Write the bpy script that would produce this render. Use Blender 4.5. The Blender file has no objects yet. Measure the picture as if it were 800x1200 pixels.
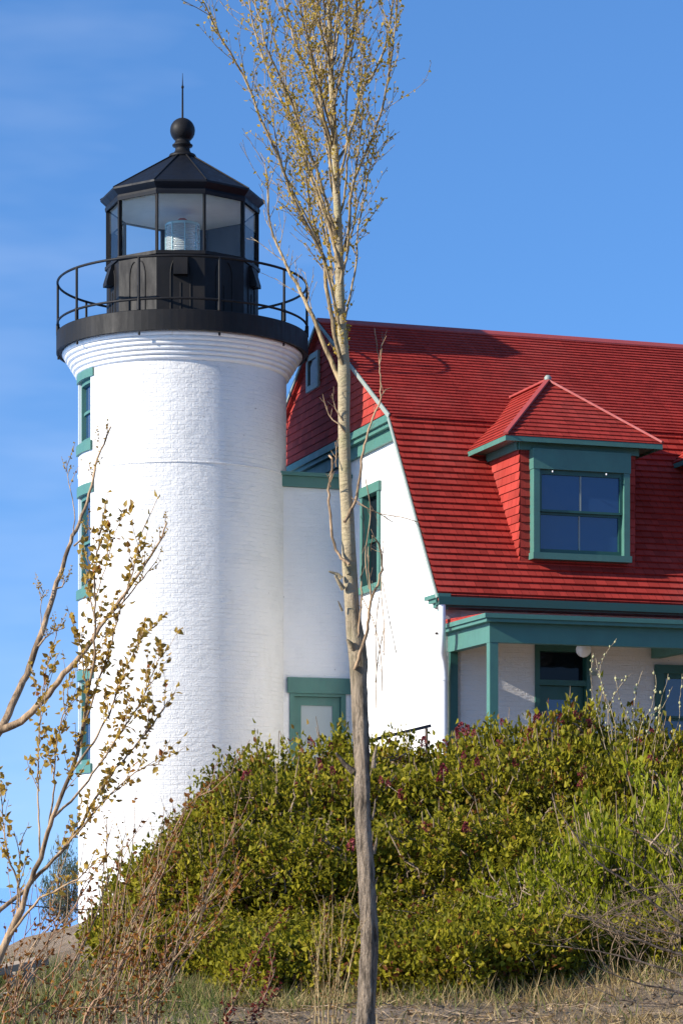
import bpy, math, random
import numpy as np
from math import sin, cos, radians, pi, sqrt, atan2
from mathutils import Vector, Matrix

random.seed(7)
rng = np.random.default_rng(11)
sc = bpy.context.scene
COL = sc.collection

# ------------------------------------------------------------------ frame of reference
# The camera stands at the origin, on the foot of the dune, looking along +Y.
F, HZ = 3016.0, 1040.0
def P(px, py, Y):                      # a point of the place at distance Y along a line of sight
    return Vector(((px - 400) * Y / F, Y, (HZ - py) * Y / F))
TH = atan2(3016, 9100)                 # the house is turned by this much
U = Vector((cos(TH), sin(TH), 0)); V = Vector((-sin(TH), cos(TH), 0))
HC = Vector((1.3863, 37.0, 0))         # below the near corner of the eaves
def hs(a, t, z): return HC + U * a + V * t + Vector((0, 0, z))
SUN_AZ, SUN_EL = radians(65.8), radians(24.3)     # sunlight travels towards azimuth 65 deg (from +Y to +X)

# ------------------------------------------------------------------ materials
MATS = {}
class NT:
    def __init__(s, name):
        m = bpy.data.materials.new(name); m.use_nodes = True
        s.m = m; s.t = m.node_tree; s.n = s.t.nodes; s.l = s.t.links
        s.n.clear()
        s.out = s.n.new('ShaderNodeOutputMaterial'); s.b = s.n.new('ShaderNodeBsdfPrincipled')
        s.l.new(s.b.outputs[0], s.out.inputs[0]); MATS[name] = m
    def node(s, typ, **kw):
        x = s.n.new(typ)
        for k, v in kw.items():
            if k in x.inputs: 
                if hasattr(v, 'is_linked') or isinstance(v, bpy.types.NodeSocket): s.l.new(v, x.inputs[k])
                else: x.inputs[k].default_value = v
            else: setattr(x, k, v)
        return x
    def link(s, a, b): s.l.new(a, b)
    def coord(s, kind='Object'): return s.node('ShaderNodeTexCoord').outputs[kind]
    def mapping(s, vec, scale=(1,1,1)):
        x = s.n.new('ShaderNodeMapping'); s.l.new(vec, x.inputs['Vector']); x.inputs['Scale'].default_value = scale
        return x.outputs[0]
    def noise(s, vec, scale, detail=4, rough=.6):
        x = s.n.new('ShaderNodeTexNoise'); s.l.new(vec, x.inputs['Vector'])
        x.inputs['Scale'].default_value = scale; x.inputs['Detail'].default_value = detail; x.inputs['Roughness'].default_value = rough
        return x.outputs['Fac']
    def ramp(s, fac, stops):
        x = s.n.new('ShaderNodeValToRGB'); s.l.new(fac, x.inputs[0]); r = x.color_ramp
        while len(r.elements) > 1: r.elements.remove(r.elements[-1])
        r.elements[0].position = stops[0][0]; r.elements[0].color = (*stops[0][1], 1)
        for p, c in stops[1:]:
            e = r.elements.new(p); e.color = (*c, 1)
        return x.outputs[0]
    def framp(s, fac, lo, hi, a=0., b=1.):
        x = s.n.new('ShaderNodeMapRange'); s.l.new(fac, x.inputs[0])
        x.inputs[1].default_value = lo; x.inputs[2].default_value = hi; x.inputs[3].default_value = a; x.inputs[4].default_value = b
        return x.outputs[0]
    def mix(s, fac, a, b, blend='MIX'):
        x = s.n.new('ShaderNodeMix'); x.data_type = 'RGBA'; x.blend_type = blend
        for v, i in ((fac, 0), (a, 6), (b, 7)):
            if isinstance(v, bpy.types.NodeSocket): s.l.new(v, x.inputs[i])
            elif i == 0: x.inputs[0].default_value = v
            else: x.inputs[i].default_value = (*v, 1)
        return x.outputs[2]
    def math(s, op, a, b=0.0):
        x = s.n.new('ShaderNodeMath'); x.operation = op
        for i, v in enumerate((a, b)):
            if isinstance(v, bpy.types.NodeSocket): s.l.new(v, x.inputs[i])
            else: x.inputs[i].default_value = v
        return x.outputs[0]
    def bump(s, h, strength, dist):
        x = s.n.new('ShaderNodeBump'); s.l.new(h, x.inputs['Height'])
        x.inputs['Strength'].default_value = strength; x.inputs['Distance'].default_value = dist
        s.l.new(x.outputs[0], s.b.inputs['Normal'])
    def color(s, c):
        if isinstance(c, bpy.types.NodeSocket): s.l.new(c, s.b.inputs['Base Color'])
        else: s.b.inputs['Base Color'].default_value = (*c, 1)
    def set(s, **kw):
        for k, v in kw.items():
            k = k.replace('_', ' ')
            if isinstance(v, bpy.types.NodeSocket): s.l.new(v, s.b.inputs[k])
            else: s.b.inputs[k].default_value = v

def mat_painted_brick(name, base, bump=.9, stain=.35):
    n = NT(name); uv = n.coord('UV')
    br = n.n.new('ShaderNodeTexBrick'); n.link(uv, br.inputs['Vector'])
    br.inputs['Scale'].default_value = 1; br.inputs['Brick Width'].default_value = .215; br.inputs['Row Height'].default_value = .072
    br.inputs['Mortar Size'].default_value = .008; br.inputs['Mortar Smooth'].default_value = .6
    br.inputs['Color1'].default_value = (1,1,1,1); br.inputs['Color2'].default_value = (.75,.75,.75,1); br.inputs['Mortar'].default_value = (.2,.2,.2,1)
    no = n.noise(uv, 2.2, 6, .65); no2 = n.noise(n.mapping(uv, (1.2, .25, 1)), 2.0, 5, .6); no3 = n.noise(uv, 26, 4, .7)
    c = n.mix(n.framp(no, .52, .75, 0, stain), base, tuple(x * f for x, f in zip(base, (.86, .87, .88))))
    c = n.mix(n.framp(no2, .6, .78, 0, stain * .8), c, tuple(x * f for x, f in zip(base, (.84, .82, .77))))
    sp = n.noise(uv, 9, 3, .5)
    c = n.mix(n.framp(sp, .745, .76, 0, .8), c, (.32, .29, .26))
    n.color(c); n.set(Roughness=.62)
    h = n.math('ADD', n.math('MULTIPLY', br.outputs['Color'], n.framp(n.noise(uv, 1.7, 3, .6), .35, .65, .15, 1.0)), n.math('ADD', n.math('MULTIPLY', no3, 1.0), n.math('MULTIPLY', n.noise(n.mapping(uv, (1, 2.6, 1)), 5, 4, .65), 2.6)))
    n.bump(h, bump, .012)
    return n.m
def mat_shingle(name, base, dark, row, width):
    n = NT(name); uv = n.coord('UV')
    br = n.n.new('ShaderNodeTexBrick'); n.link(uv, br.inputs['Vector'])
    br.inputs['Scale'].default_value = 1; br.inputs['Brick Width'].default_value = width; br.inputs['Row Height'].default_value = row
    br.inputs['Mortar Size'].default_value = .004; br.inputs['Mortar Smooth'].default_value = .2; br.inputs['Bias'].default_value = -.1
    br.offset = .37; br.squash = .7; br.squash_frequency = 3
    br.inputs['Color1'].default_value = (*base, 1); br.inputs['Color2'].default_value = tuple(x * .6 for x in base) + (1,)
    br.inputs['Mortar'].default_value = (*dark, 1)
    no = n.noise(uv, 1.1, 5, .7); no2 = n.noise(n.mapping(uv, (14, 2.0, 1)), 2, 4, .7)
    c = n.mix(n.framp(no, .35, .7, 0, .4), br.outputs['Color'], tuple(min(1, x * 1.18) for x in base))
    c = n.mix(n.framp(no2, .5, .8, 0, .35), c, tuple(x * .55 for x in base))
    c = n.mix(n.framp(n.noise(uv, .45, 5, .65), .5, .72, 0, .45), c, (min(1, base[0] * 1.15), base[1] * 2.4, base[2] * 2.6)); c = n.mix(n.framp(n.noise(n.mapping(uv, (2.2, .5, 1)), 1.3, 5, .7), .58, .75, 0, .5), c, tuple(x * .6 for x in base))
    n.color(c); n.set(Roughness=.75)
    n.bump(n.math('ADD', n.math('MULTIPLY', no2, .6), br.outputs['Fac']), .5, .006)
    n.b.inputs['Specular IOR Level'].default_value = .08
    return n.m
def mat_paint(name, base, rough=.45, wear=.25, wearcol=None, scale=3.0):
    n = NT(name); o = n.coord('Object')
    no = n.noise(o, scale, 6, .65); no2 = n.noise(n.mapping(o, (1, 1, .3)), 9, 4, .6)
    wc = wearcol or tuple(x * .72 for x in base)
    c = n.mix(n.framp(no, .45, .75, 0, wear), base, wc)
    c = n.mix(n.framp(no2, .55, .8, 0, wear), c, tuple(min(1, x * 1.25) for x in base))
    n.color(c); n.set(Roughness=n.framp(no2, .3, .7, rough - .08, rough + .12))
    n.bump(n.noise(o, 40, 3, .6), .15, .004)
    return n.m
def mat_glass_dark(name, base=(.012, .022, .04), ior=1.7):
    n = NT(name); o = n.coord('Object')
    n.color(base); n.set(Roughness=.04, IOR=ior)
    n.bump(n.noise(o, 2.0, 2, .5), .12, .02)
    return n.m
def mat_pane(name):
    n = NT(name)
    tr = n.n.new('ShaderNodeBsdfTransparent'); tr.inputs[0].default_value = (.93, .95, .95, 1)
    gl = n.n.new('ShaderNodeBsdfGlossy'); gl.inputs['Roughness'].default_value = .03
    fr = n.n.new('ShaderNodeFresnel'); fr.inputs[0].default_value = 1.5
    mx = n.n.new('ShaderNodeMixShader')
    n.link(fr.outputs[0], mx.inputs[0]); n.link(tr.outputs[0], mx.inputs[1]); n.link(gl.outputs[0], mx.inputs[2])
    n.link(mx.outputs[0], n.out.inputs[0]); n.n.remove(n.b)
    return n.m
def mat_leaf(name, stops, transl=.35, rough=.5):
    n = NT(name)
    at = n.node('ShaderNodeAttribute'); at.attribute_name = 'rnd'
    c = n.ramp(at.outputs['Fac'], stops); n.color(c); n.set(Roughness=rough)
    n.b.inputs['Specular IOR Level'].default_value = .12
    tr = n.n.new('ShaderNodeBsdfTranslucent'); n.link(c, tr.inputs[0])
    mx = n.n.new('ShaderNodeMixShader'); mx.inputs[0].default_value = transl
    n.link(n.b.outputs[0], mx.inputs[1]); n.link(tr.outputs[0], mx.inputs[2]); n.link(mx.outputs[0], n.out.inputs[0])
    return n.m
def mat_bark(name, low, high, zlo, zhi, bump=.8, rough_scale=1.0):
    """bark that changes kind up the trunk, furrowed below and smooth above"""
    n = NT(name); o = n.coord('Object')
    sep = n.n.new('ShaderNodeSeparateXYZ'); n.link(o, sep.inputs[0])
    w = n.noise(o, 2.3, 4, .6)
    k = n.framp(n.math('ADD', sep.outputs[2], n.math('MULTIPLY', w, .8)), zlo + .4, zhi + .4)
    fur = n.noise(n.mapping(o, (7, 7, 1.3)), 4 * rough_scale, 6, .72)
    fine = n.noise(n.mapping(o, (5, 5, 11)), 3, 5, .7)
    lowc = n.mix(n.framp(fur, .41, .56), tuple(x * .3 for x in low), low)
    highc = n.mix(n.framp(fine, .55, .72, 0, .8), high, tuple(x * .5 for x in high))
    highc = n.mix(n.framp(n.noise(o, 6, 4, .6), .5, .7, 0, .6), highc, tuple(x * f for x, f in zip(high, (.75, .9, .7))))
    n.color(n.mix(k, lowc, highc)); n.set(Roughness=.85)
    n.b.inputs['Specular IOR Level'].default_value = .2
    hh = n.mix(k, n.math('MULTIPLY', fur, 2.2), n.math('MULTIPLY', fine, .5))
    n.bump(hh, bump, .035)
    return n.m

WHITE_BRICK = mat_painted_brick('white_painted_brick', (.70, .68, .64), .75, .8)
WALL_BRICK = mat_painted_brick('white_wall_brick', (.77, .75, .71), .55, .5)
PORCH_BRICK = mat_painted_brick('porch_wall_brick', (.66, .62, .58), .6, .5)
ROOF = mat_shingle('red_roof_shingle', (.37, .041, .030), (.05, .006, .005), .128, .17)
GABLE_SH = mat_shingle('red_gable_shingle', (.38, .048, .036), (.10, .012, .012), .125, .24)
RIDGE = mat_paint('red_ridge_cap', (.33, .05, .042), .6, .4)
GREEN = mat_paint('green_trim_paint', (.062, .172, .135), .5, .55, (.05, .12, .10))
GREEN_D = mat_paint('dark_green_sash_paint', (.020, .085, .065), .4, .3)
RAKE = mat_paint('weathered_rake_board', (.26, .30, .26), .6, .5)
BLACK = mat_paint('black_iron_paint', (.009, .0085, .0085), .55, .5, (.024, .019, .016), 2.0); BLACK.node_tree.nodes['Principled BSDF'].inputs['Specular IOR Level'].default_value = .2
BLACK_R = mat_paint('black_roof_metal', (.007, .008, .011), .5, .3); BLACK_R.node_tree.nodes['Principled BSDF'].inputs['Specular IOR Level'].default_value = .2
CEIL_W = mat_paint('pale_ceiling_paint', (.78, .77, .74), .7, .3)
WHITE_M = mat_paint('white_metal_paint', (.78, .78, .78), .35, .15)
GREY_ST = mat_paint('grey_weathered_screen', (.40, .44, .42), .7, .2)
SOFFIT = mat_paint('dark_soffit', (.07, .06, .06), .8, .3)
GLASS_D = mat_glass_dark('dark_window_glass', (.006, .009, .013), 1.3)
GLASS_B = mat_glass_dark('sky_tinted_window_glass', (.015, .045, .12), 1.75)  # blue of the reflected sky is put into the base colour
PANE = mat_pane('clear_lantern_glass')
TIMBER = mat_paint('weathered_timber', (.38, .29, .20), .9, .6)
IRON = mat_paint('rusty_iron', (.06, .045, .04), .7, .5)
n = NT('lens_glass'); n.color((.78, .84, .84)); n.set(Roughness=.10, IOR=1.5); n.b.inputs['Transmission Weight'].default_value = .55
wv = n.node('ShaderNodeTexWave', wave_type='BANDS', bands_direction='Z'); wv.inputs['Scale'].default_value = 11
n.link(n.coord('Object'), wv.inputs[0]); n.bump(wv.outputs['Fac'], .6, .02); LENS = n.m
BRASS = mat_paint('lens_frame_paint', (.36, .55, .58), .4, .3)
RED_L = mat_paint('red_lamp_paint', (.45, .10, .06), .5, .3)
n = NT('milk_glass'); n.color((.85, .84, .82)); n.set(Roughness=.25); MILK = n.m

L_LILAC = mat_leaf('lilac_leaf', [(0, (.09, .085, .008)), (.3, (.21, .195, .014)), (.6, (.315, .28, .018)), (.84, (.44, .36, .035)), (.93, (.28, .13, .03)), (1, (.17, .06, .02))], .45)
L_GREEN = mat_leaf('bright_green_leaf', [(0, (.10, .11, .010)), (.5, (.27, .285, .014)), (.9, (.43, .42, .02)), (1, (.34, .27, .05))], .45)
L_POP = mat_leaf('bronze_poplar_leaf', [(0, (.28, .19, .025)), (.5, (.52, .36, .045)), (.85, (.66, .46, .07)), (1, (.44, .2, .04))], .5)
L_SAP = mat_leaf('sapling_leaf', [(0, (.20, .11, .03)), (.45, (.46, .29, .05)), (.8, (.60, .41, .085)), (1, (.44, .15, .04))], .55, .35)
L_RED = mat_leaf('red_brown_leaf', [(0, (.12, .045, .014)), (.6, (.27, .10, .022)), (.88, (.40, .18, .03)), (1, (.32, .24, .04))], .45, .4)
L_MAR = mat_leaf('maroon_leaf', [(0, (.06, .012, .012)), (1, (.20, .035, .022))], .3)
L_DIST = mat_leaf('grey_green_leaf', [(0, (.07, .10, .07)), (1, (.14, .17, .10))], .3)
BUD = mat_leaf('lilac_bud', [(0, (.14, .02, .03)), (.7, (.28, .05, .06)), (1, (.42, .12, .11))], .2)
CATK = mat_leaf('catkin_fluff', [(0, (.55, .52, .28)), (1, (.72, .68, .42))], .3)
G_GRASS = mat_leaf('green_grass_blade', [(0, (.06, .09, .02)), (.6, (.14, .17, .035)), (1, (.34, .27, .12))], .3)
G_DRY = mat_leaf('dry_grass_blade', [(0, (.17, .11, .04)), (.6, (.33, .235, .10)), (1, (.50, .38, .20))], .3)
LITTER = mat_leaf('dead_leaf', [(0, (.10, .06, .03)), (.6, (.28, .18, .10)), (1, (.46, .34, .22))], .1)
WOOD_LIL = mat_bark('lilac_bark', (.40, .29, .19), (.40, .29, .19), 50, 60, .5)
WOOD_POP = mat_bark('poplar_bark', (.47, .365, .265), (.40, .325, .20), 1.9, 3.3, 1.2)
WOOD_TWIG = mat_bark('poplar_twig_bark', (.42, .31, .17), (.45, .33, .19), 50, 60, .3)
WOOD_SAP = mat_bark('sapling_bark', (.44, .30, .18), (.44, .30, .18), 50, 60, .3, .6)
WOOD_RED = mat_bark('red_twig_bark', (.42, .25, .15), (.42, .25, .15), 50, 60, .3)
WOOD_DARK = mat_bark('bare_shrub_bark', (.16, .12, .09), (.16, .12, .09), 50, 60, .3)
WOOD_WIL = mat_bark('willow_bark', (.42, .33, .20), (.42, .33, .2), 50, 60, .3)
DEADW = mat_bark('dead_stem_bark', (.30, .21, .13), (.30, .21, .13), 50, 60, .3)
STRAW = mat_bark('dry_stalk', (.50, .36, .17), (.5, .36, .17), 50, 60, .3)

# ------------------------------------------------------------------ object plumbing
OFF = {}
def tag(o, label=None, cat=None, group=None, kind=None):
    if label: o['label'] = label
    if cat: o['category'] = cat
    if group: o['group'] = group
    if kind: o['kind'] = kind
    return o
def thing(name, loc, rotz=0, label=None, cat=None, group=None, off=None):
    o = bpy.data.objects.new(name, None); COL.objects.link(o)
    o.location = loc; o.rotation_euler = (0, 0, rotz); o.empty_display_size = .3
    OFF[o.name] = Vector(off) if off else Vector((0, 0, 0))
    return tag(o, label, cat, group)
def off_of(parent):
    return OFF.get(parent.name, Vector((0, 0, 0))) if parent else Vector((0, 0, 0))
class MB:
    """collects faces for ONE mesh object"""
    def __init__(s): s.v = []; s.f = []; s.sm = []; s.uv = {}; s.rnd = []
    def add(s, verts, faces, smooth=False, uvs=None):
        b = len(s.v); s.v += [tuple(x) for x in verts]
        for i, f in enumerate(faces):
            if uvs: s.uv[len(s.f)] = uvs[i]
            s.f.append([b + j for j in f]); s.sm.append(smooth)
    def box(s, a0, a1, t0, t1, z0, z1):
        v = [(a, t, z) for z in (z0, z1) for t in (t0, t1) for a in (a0, a1)]
        s.add(v, [(0,2,3,1), (4,5,7,6), (0,1,5,4), (2,6,7,3), (0,4,6,2), (1,3,7,5)])
    def prism(s, poly, e):                  # planar polygon extruded by vector e
        e = Vector(e); p = [Vector(x) for x in poly]; k = len(p)
        nrm = Vector((0, 0, 0))
        for i in range(k): nrm += p[i].cross(p[(i + 1) % k])
        if nrm.dot(e) > 0: p = p[::-1]
        s.add(p + [x + e for x in p], [list(range(k)), list(range(2 * k - 1, k - 1, -1))] +
              [((i + 1) % k, i, k + i, k + (i + 1) % k) for i in range(k)])
    def beam(s, p0, p1, w, h, up=(0, 0, 1)):    # square bar between two points
        p0 = Vector(p0); p1 = Vector(p1); d = (p1 - p0).normalized(); x = d.cross(Vector(up)).normalized(); y = x.cross(d)
        q = [p0 + x * (i * w / 2) + y * (j * h / 2) for i, j in ((-1,-1), (1,-1), (1,1), (-1,1))]
        s.prism(q, p1 - p0)
    def tube(s, pts, rad, n=6, cap=True):
        pts = [Vector(p) for p in pts]; k = len(pts)
        if isinstance(rad, (int, float)): rad = [rad] * k
        b = len(s.v); up = Vector((.31, .23, .92)); vs = []
        for i in range(k):
            d = (pts[min(i + 1, k - 1)] - pts[max(i - 1, 0)])
            d = d.normalized() if d.length > 1e-9 else Vector((0, 0, 1))
            x = d.cross(up); x = x.normalized() if x.length > 1e-3 else Vector((1, 0, 0))
            up = x.cross(d); y = up
            for j in range(n):
                q = 2 * pi * j / n; vs.append(pts[i] + (x * cos(q) + y * sin(q)) * rad[i])
        fs = [(i * n + j, i * n + (j + 1) % n, (i + 1) * n + (j + 1) % n, (i + 1) * n + j) for i in range(k - 1) for j in range(n)]
        s.add(vs, fs, True)
        if cap: s.add(vs[:n], [list(range(n))[::-1]]); s.add(vs[-n:], [list(range(n))])
    def lathe(s, prof, n=48, c=(0, 0), a0=0, a1=2 * pi, smooth=True):
        full = abs(a1 - a0 - 2 * pi) < 1e-6; m = n if full else n + 1
        vs = []
        for r, z in prof:
            for j in range(m):
                q = a0 + (a1 - a0) * j / n; vs.append((c[0] + r * cos(q), c[1] + r * sin(q), z))
        fs, uvs = [], []
        L = [0]
        for i in range(1, len(prof)): L.append(L[-1] + math.hypot(prof[i][0] - prof[i-1][0], prof[i][1] - prof[i-1][1]))
        R = max(p[0] for p in prof)
        for i in range(len(prof) - 1):
            for j in range(n):
                jj = (j + 1) % m
                fs.append((i * m + j, i * m + jj, (i + 1) * m + jj, (i + 1) * m + j))
                q0, q1 = R * (a1 - a0) * j / n, R * (a1 - a0) * (j + 1) / n
                uvs.append(((q0, prof[i][1]), (q1, prof[i][1]), (q1, prof[i+1][1]), (q0, prof[i+1][1])))
        s.add(vs, fs, smooth, uvs)
    def build(s, name, mat, parent=None, label=None, world=False, bevel=0):
        """vertices are in the parent's frame (shifted by its off)"""
        me = bpy.data.meshes.new(name); o3 = off_of(parent) if not world else Vector((0, 0, 0))
        me.from_pydata([(x - o3.x, y - o3.y, z - o3.z) for x, y, z in s.v], [], s.f); me.update()
        me.polygons.foreach_set('use_smooth', s.sm)
        uvl = me.uv_layers.new(name='UVMap').data
        for p in me.polygons:
            g = s.uv.get(p.index)
            if g:
                for li, w in zip(p.loop_indices, g): uvl[li].uv = w
            else:
                nn = p.normal; tx = Vector((0, 0, 1)).cross(nn)
                tx = tx.normalized() if tx.length > .02 else Vector((1, 0, 0))
                ty = nn.cross(tx)
                for li in p.loop_indices:
                    c = Vector(s.v[me.loops[li].vertex_index]); uvl[li].uv = (c.dot(tx), c.dot(ty))
        ob = bpy.data.objects.new(name, me); COL.objects.link(ob); me.materials.append(mat)
        if parent: ob.parent = parent; OFF[ob.name] = o3
        if label: ob['label'] = label
        if bevel:
            bv = ob.modifiers.new('bevel', 'BEVEL'); bv.width = bevel; bv.segments = 2; bv.limit_method = 'ANGLE'
        return ob
def mesh_np(name, V_, Fa, rnd, mat, parent=None, loc=None):
    """triangle mesh from arrays, with one random number per vertex"""
    me = bpy.data.meshes.new(name); nv, nf = len(V_), len(Fa)
    me.vertices.add(nv); me.vertices.foreach_set('co', np.asarray(V_, np.float32).ravel())
    me.loops.add(nf * 3); me.loops.foreach_set('vertex_index', np.asarray(Fa, np.int32).ravel())
    me.polygons.add(nf); me.polygons.foreach_set('loop_start', np.arange(0, nf * 3, 3, dtype=np.int32))
    me.update(calc_edges=True)
    at = me.attributes.new('rnd', 'FLOAT', 'POINT'); at.data.foreach_set('value', np.asarray(rnd, np.float32))
    me.materials.append(mat)
    ob = bpy.data.objects.new(name, me); COL.objects.link(ob)
    if parent: ob.parent = parent
    return ob
def norm(a): return a / np.maximum(np.linalg.norm(a, axis=1, keepdims=True), 1e-9)
def leaves(pos, dirs, length, width, rnd=None, fold=.25, droop=0.0, shape='leaf'):
    """leaf blades: a folded pointed blade of six vertices, or a narrow one of four"""
    N = len(pos); d = norm(np.asarray(dirs, float)); r = norm(rng.normal(size=(N, 3)))
    side = norm(np.cross(d, r)); nr = np.cross(side, d)
    L = np.asarray(length, float).reshape(-1, 1) * np.ones((N, 1)); W = np.asarray(width, float).reshape(-1, 1) * np.ones((N, 1))
    p0 = pos; tip = pos + d * L - nr * L * droop
    if shape == 'leaf':
        m1 = pos + d * L * .35
        l1 = m1 + side * W * .5 + nr * W * fold; r1 = m1 - side * W * .5 + nr * W * fold
        m2 = pos + d * L * .68 - nr * L * droop * .4
        l2 = m2 + side * W * .32 + nr * W * fold * .7; r2 = m2 - side * W * .32 + nr * W * fold * .7
        Vv = np.stack([p0, l1, l2, tip, r2, r1], 1).reshape(-1, 3); b = np.arange(N)[:, None] * 6
        tri = np.array([[0, 2, 1], [0, 3, 2], [0, 4, 3], [0, 5, 4]]); k = 6
    else:
        m1 = pos + d * L * .45
        l1 = m1 + side * W * .5 + nr * W * fold; r1 = m1 - side * W * .5 + nr * W * fold
        Vv = np.stack([p0, l1, tip, r1], 1).reshape(-1, 3); b = np.arange(N)[:, None] * 4
        tri = np.array([[0, 3, 1], [1, 3, 2]]); k = 4
    Fa = (b[:, None, :] + tri[None]).reshape(-1, 3)
    if rnd is None: rnd = rng.random(N)
    return Vv, Fa, np.repeat(np.clip(rnd, 0, 1), k)
def smooth_path(pts, step):
    """Catmull-Rom through the points, resampled"""
    p = [Vector(x) for x in pts]; p = [p[0] * 2 - p[1]] + p + [p[-1] * 2 - p[-2]]; out = []
    for i in range(1, len(p) - 2):
        k = max(1, int((p[i + 1] - p[i]).length / step))
        for j in range(k):
            t = j / k; a, b, c, d = p[i - 1], p[i], p[i + 1], p[i + 2]
            out.append(.5 * (2 * b + (c - a) * t + (2 * a - 5 * b + 4 * c - d) * t * t + (3 * b - a - 3 * c + d) * t ** 3))
    out.append(p[-2]); return out
def rv(s=1.0): return Vector((random.gauss(0, s), random.gauss(0, s), random.gauss(0, s)))

def clip_band(poly, uf, lo, hi):
    def cut(pl, f):
        out = []
        for i in range(len(pl)):
            a, b = pl[i], pl[(i + 1) % len(pl)]; fa, fb = f(a), f(b)
            if fa >= 0: out.append(a)
            if fa * fb < -1e-14: out.append(a + (b - a) * (fa / (fa - fb)))
        return out
    pl = cut(poly, lambda p: uf(p) - lo)
    return cut(pl, lambda p: hi - uf(p)) if len(pl) > 2 else []
def shingles(mb, poly, row, thick=.016, phase=0.0, vmin=None):
    """cover a convex planar polygon with overlapping courses: each course thick at its butt"""
    p = [Vector(x) for x in poly]; nn = (p[1] - p[0]).cross(p[2] - p[0]).normalized()
    if nn.z < -.01: p = p[::-1]; nn = -nn
    tx = Vector((0, 0, 1)).cross(nn).normalized(); ty = nn.cross(tx)
    uf = lambda q: q.dot(ty)
    lo, hi = min(map(uf, p)), max(map(uf, p))
    k0 = math.floor((lo - phase) / row)
    k = k0
    while k * row + phase < hi:
        a, b = k * row + phase, (k + 1) * row + phase
        pl = clip_band(p, uf, a, b); k += 1
        if len(pl) < 3: continue
        vs = [q + nn * (thick * (1 - (uf(q) - a) / row) + .002) for q in pl]
        mb.add(vs, [list(range(len(vs)))], False, [[(q.dot(tx), uf(q)) for q in pl]])
        m = min(map(uf, pl))
        bot = [q for q in pl if uf(q) - m < 1e-5]
        if len(bot) == 2:
            bot.sort(key=lambda q: q.dot(tx)); h = thick * (1 - (m - a) / row) + .002
            mb.add([bot[0], bot[1], bot[1] + nn * h, bot[0] + nn * h], [(0, 1, 2, 3)], False)
    return nn

# ------------------------------------------------------------------ ground, lake
def sstep(x, a, b):
    t = min(1, max(0, (x - a) / (b - a))); return t * t * (3 - 2 * t)
def lerp_tab(y, tab):
    for (y0, z0), (y1, z1) in zip(tab, tab[1:]):
        if y <= y1: 
            t = max(0, (y - y0) / (y1 - y0)); return z0 + (z1 - z0) * t
    return tab[-1][1]
TAB_R = [(-60, -2.2), (0, -1.65), (9, -1.30), (16, -1.02), (21, -.92), (24, -.88), (28.5, -.15), (33, .25), (60, .3)]
TAB_L = [(-60, -2.2), (0, -1.65), (9, -1.30), (16, -1.06), (21, -.98), (24, -.86), (30, -.82), (41, -.80), (60, -.9)]
def ground(x, y):
    xs = x / max(12., min(y, 41.)) * 41.
    k = sstep(xs, -5.2, -1.6)
    z = lerp_tab(y, TAB_L) * (1 - k) + lerp_tab(y, TAB_R) * k
    if y > 24: z -= sstep(-xs, 4.75, 9.5) * 3.2 * sstep(y, 25, 30)
    z -= sstep(-x, 20, 60) * 4.5
    z -= sstep(y, 66, 95) * 4.5
    z += .22 * math.exp(-((x - 2.7) / 1.5) ** 2 - ((y - 20.3) / 1.5) ** 2) + .10 * math.exp(-((x - .9) / .9) ** 2 - ((y - 21.5) / .8) ** 2)
    z += .05 * sin(x * 1.7 + .4 * y) * sin(y * 1.1 - .6 * x) + .03 * sin(3.9 * x + 1.3) * sin(3.1 * y)
    return z
def axis(lim, dens, a, b):
    core = list(np.arange(a, b + 1e-6, dens)); lo, hi = [], []
    s, x = dens, a
    while x > -lim: s *= 1.35; x -= s; lo.append(x)
    s, x = dens, b
    while x < lim: s *= 1.35; x += s; hi.append(x)
    return lo[::-1] + core + hi
xs_, ys_ = axis(4000, .3, -12, 16), axis(4000, .3, 4, 48)
mb = MB(); nx = len(xs_)
mb.add([(x, y, ground(x, y)) for y in ys_ for x in xs_],
       [(j * nx + i, j * nx + i + 1, (j + 1) * nx + i + 1, (j + 1) * nx + i) for j in range(len(ys_) - 1) for i in range(nx - 1)], True)
n = NT('sandy_soil'); o = n.coord('Object')
na, nb, nc = n.noise(o, 1.1, 6, .7), n.noise(o, 9, 6, .75), n.noise(o, 45, 4, .7)
c = n.mix(n.framp(na, .4, .62), (.36, .26, .17), (.19, .13, .07))
c = n.mix(n.framp(nb, .5, .7, 0, .75), c, (.14, .09, .045)); c = n.mix(n.framp(nc, .55, .75, 0, .6), c, (.55, .43, .29))
n.color(c); n.set(Roughness=.95); n.bump(n.math('ADD', nb, n.math('MULTIPLY', nc, .5)), 1.0, .08)
g = mb.build('ground', n.m); tag(g, kind='structure')
mb = MB(); mb.add([(-9000, -9000, -2.5), (9000, -9000, -2.5), (9000, 9000, -2.5), (-9000, 9000, -2.5)], [(0, 1, 2, 3)])
n = NT('lake_water'); o = n.coord('Object'); n.color((.24, .50, .90)); n.set(Roughness=.6, IOR=1.33)  # base colour carries the pale blue of the reflected sky
n.bump(n.math('ADD', n.noise(n.mapping(o, (.25, .6, 1)), 1.2, 5, .6), n.noise(o, 3.0, 3, .6)), 0.25, .2)
w = mb.build('lake', n.m); tag(w, kind='structure')

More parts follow.
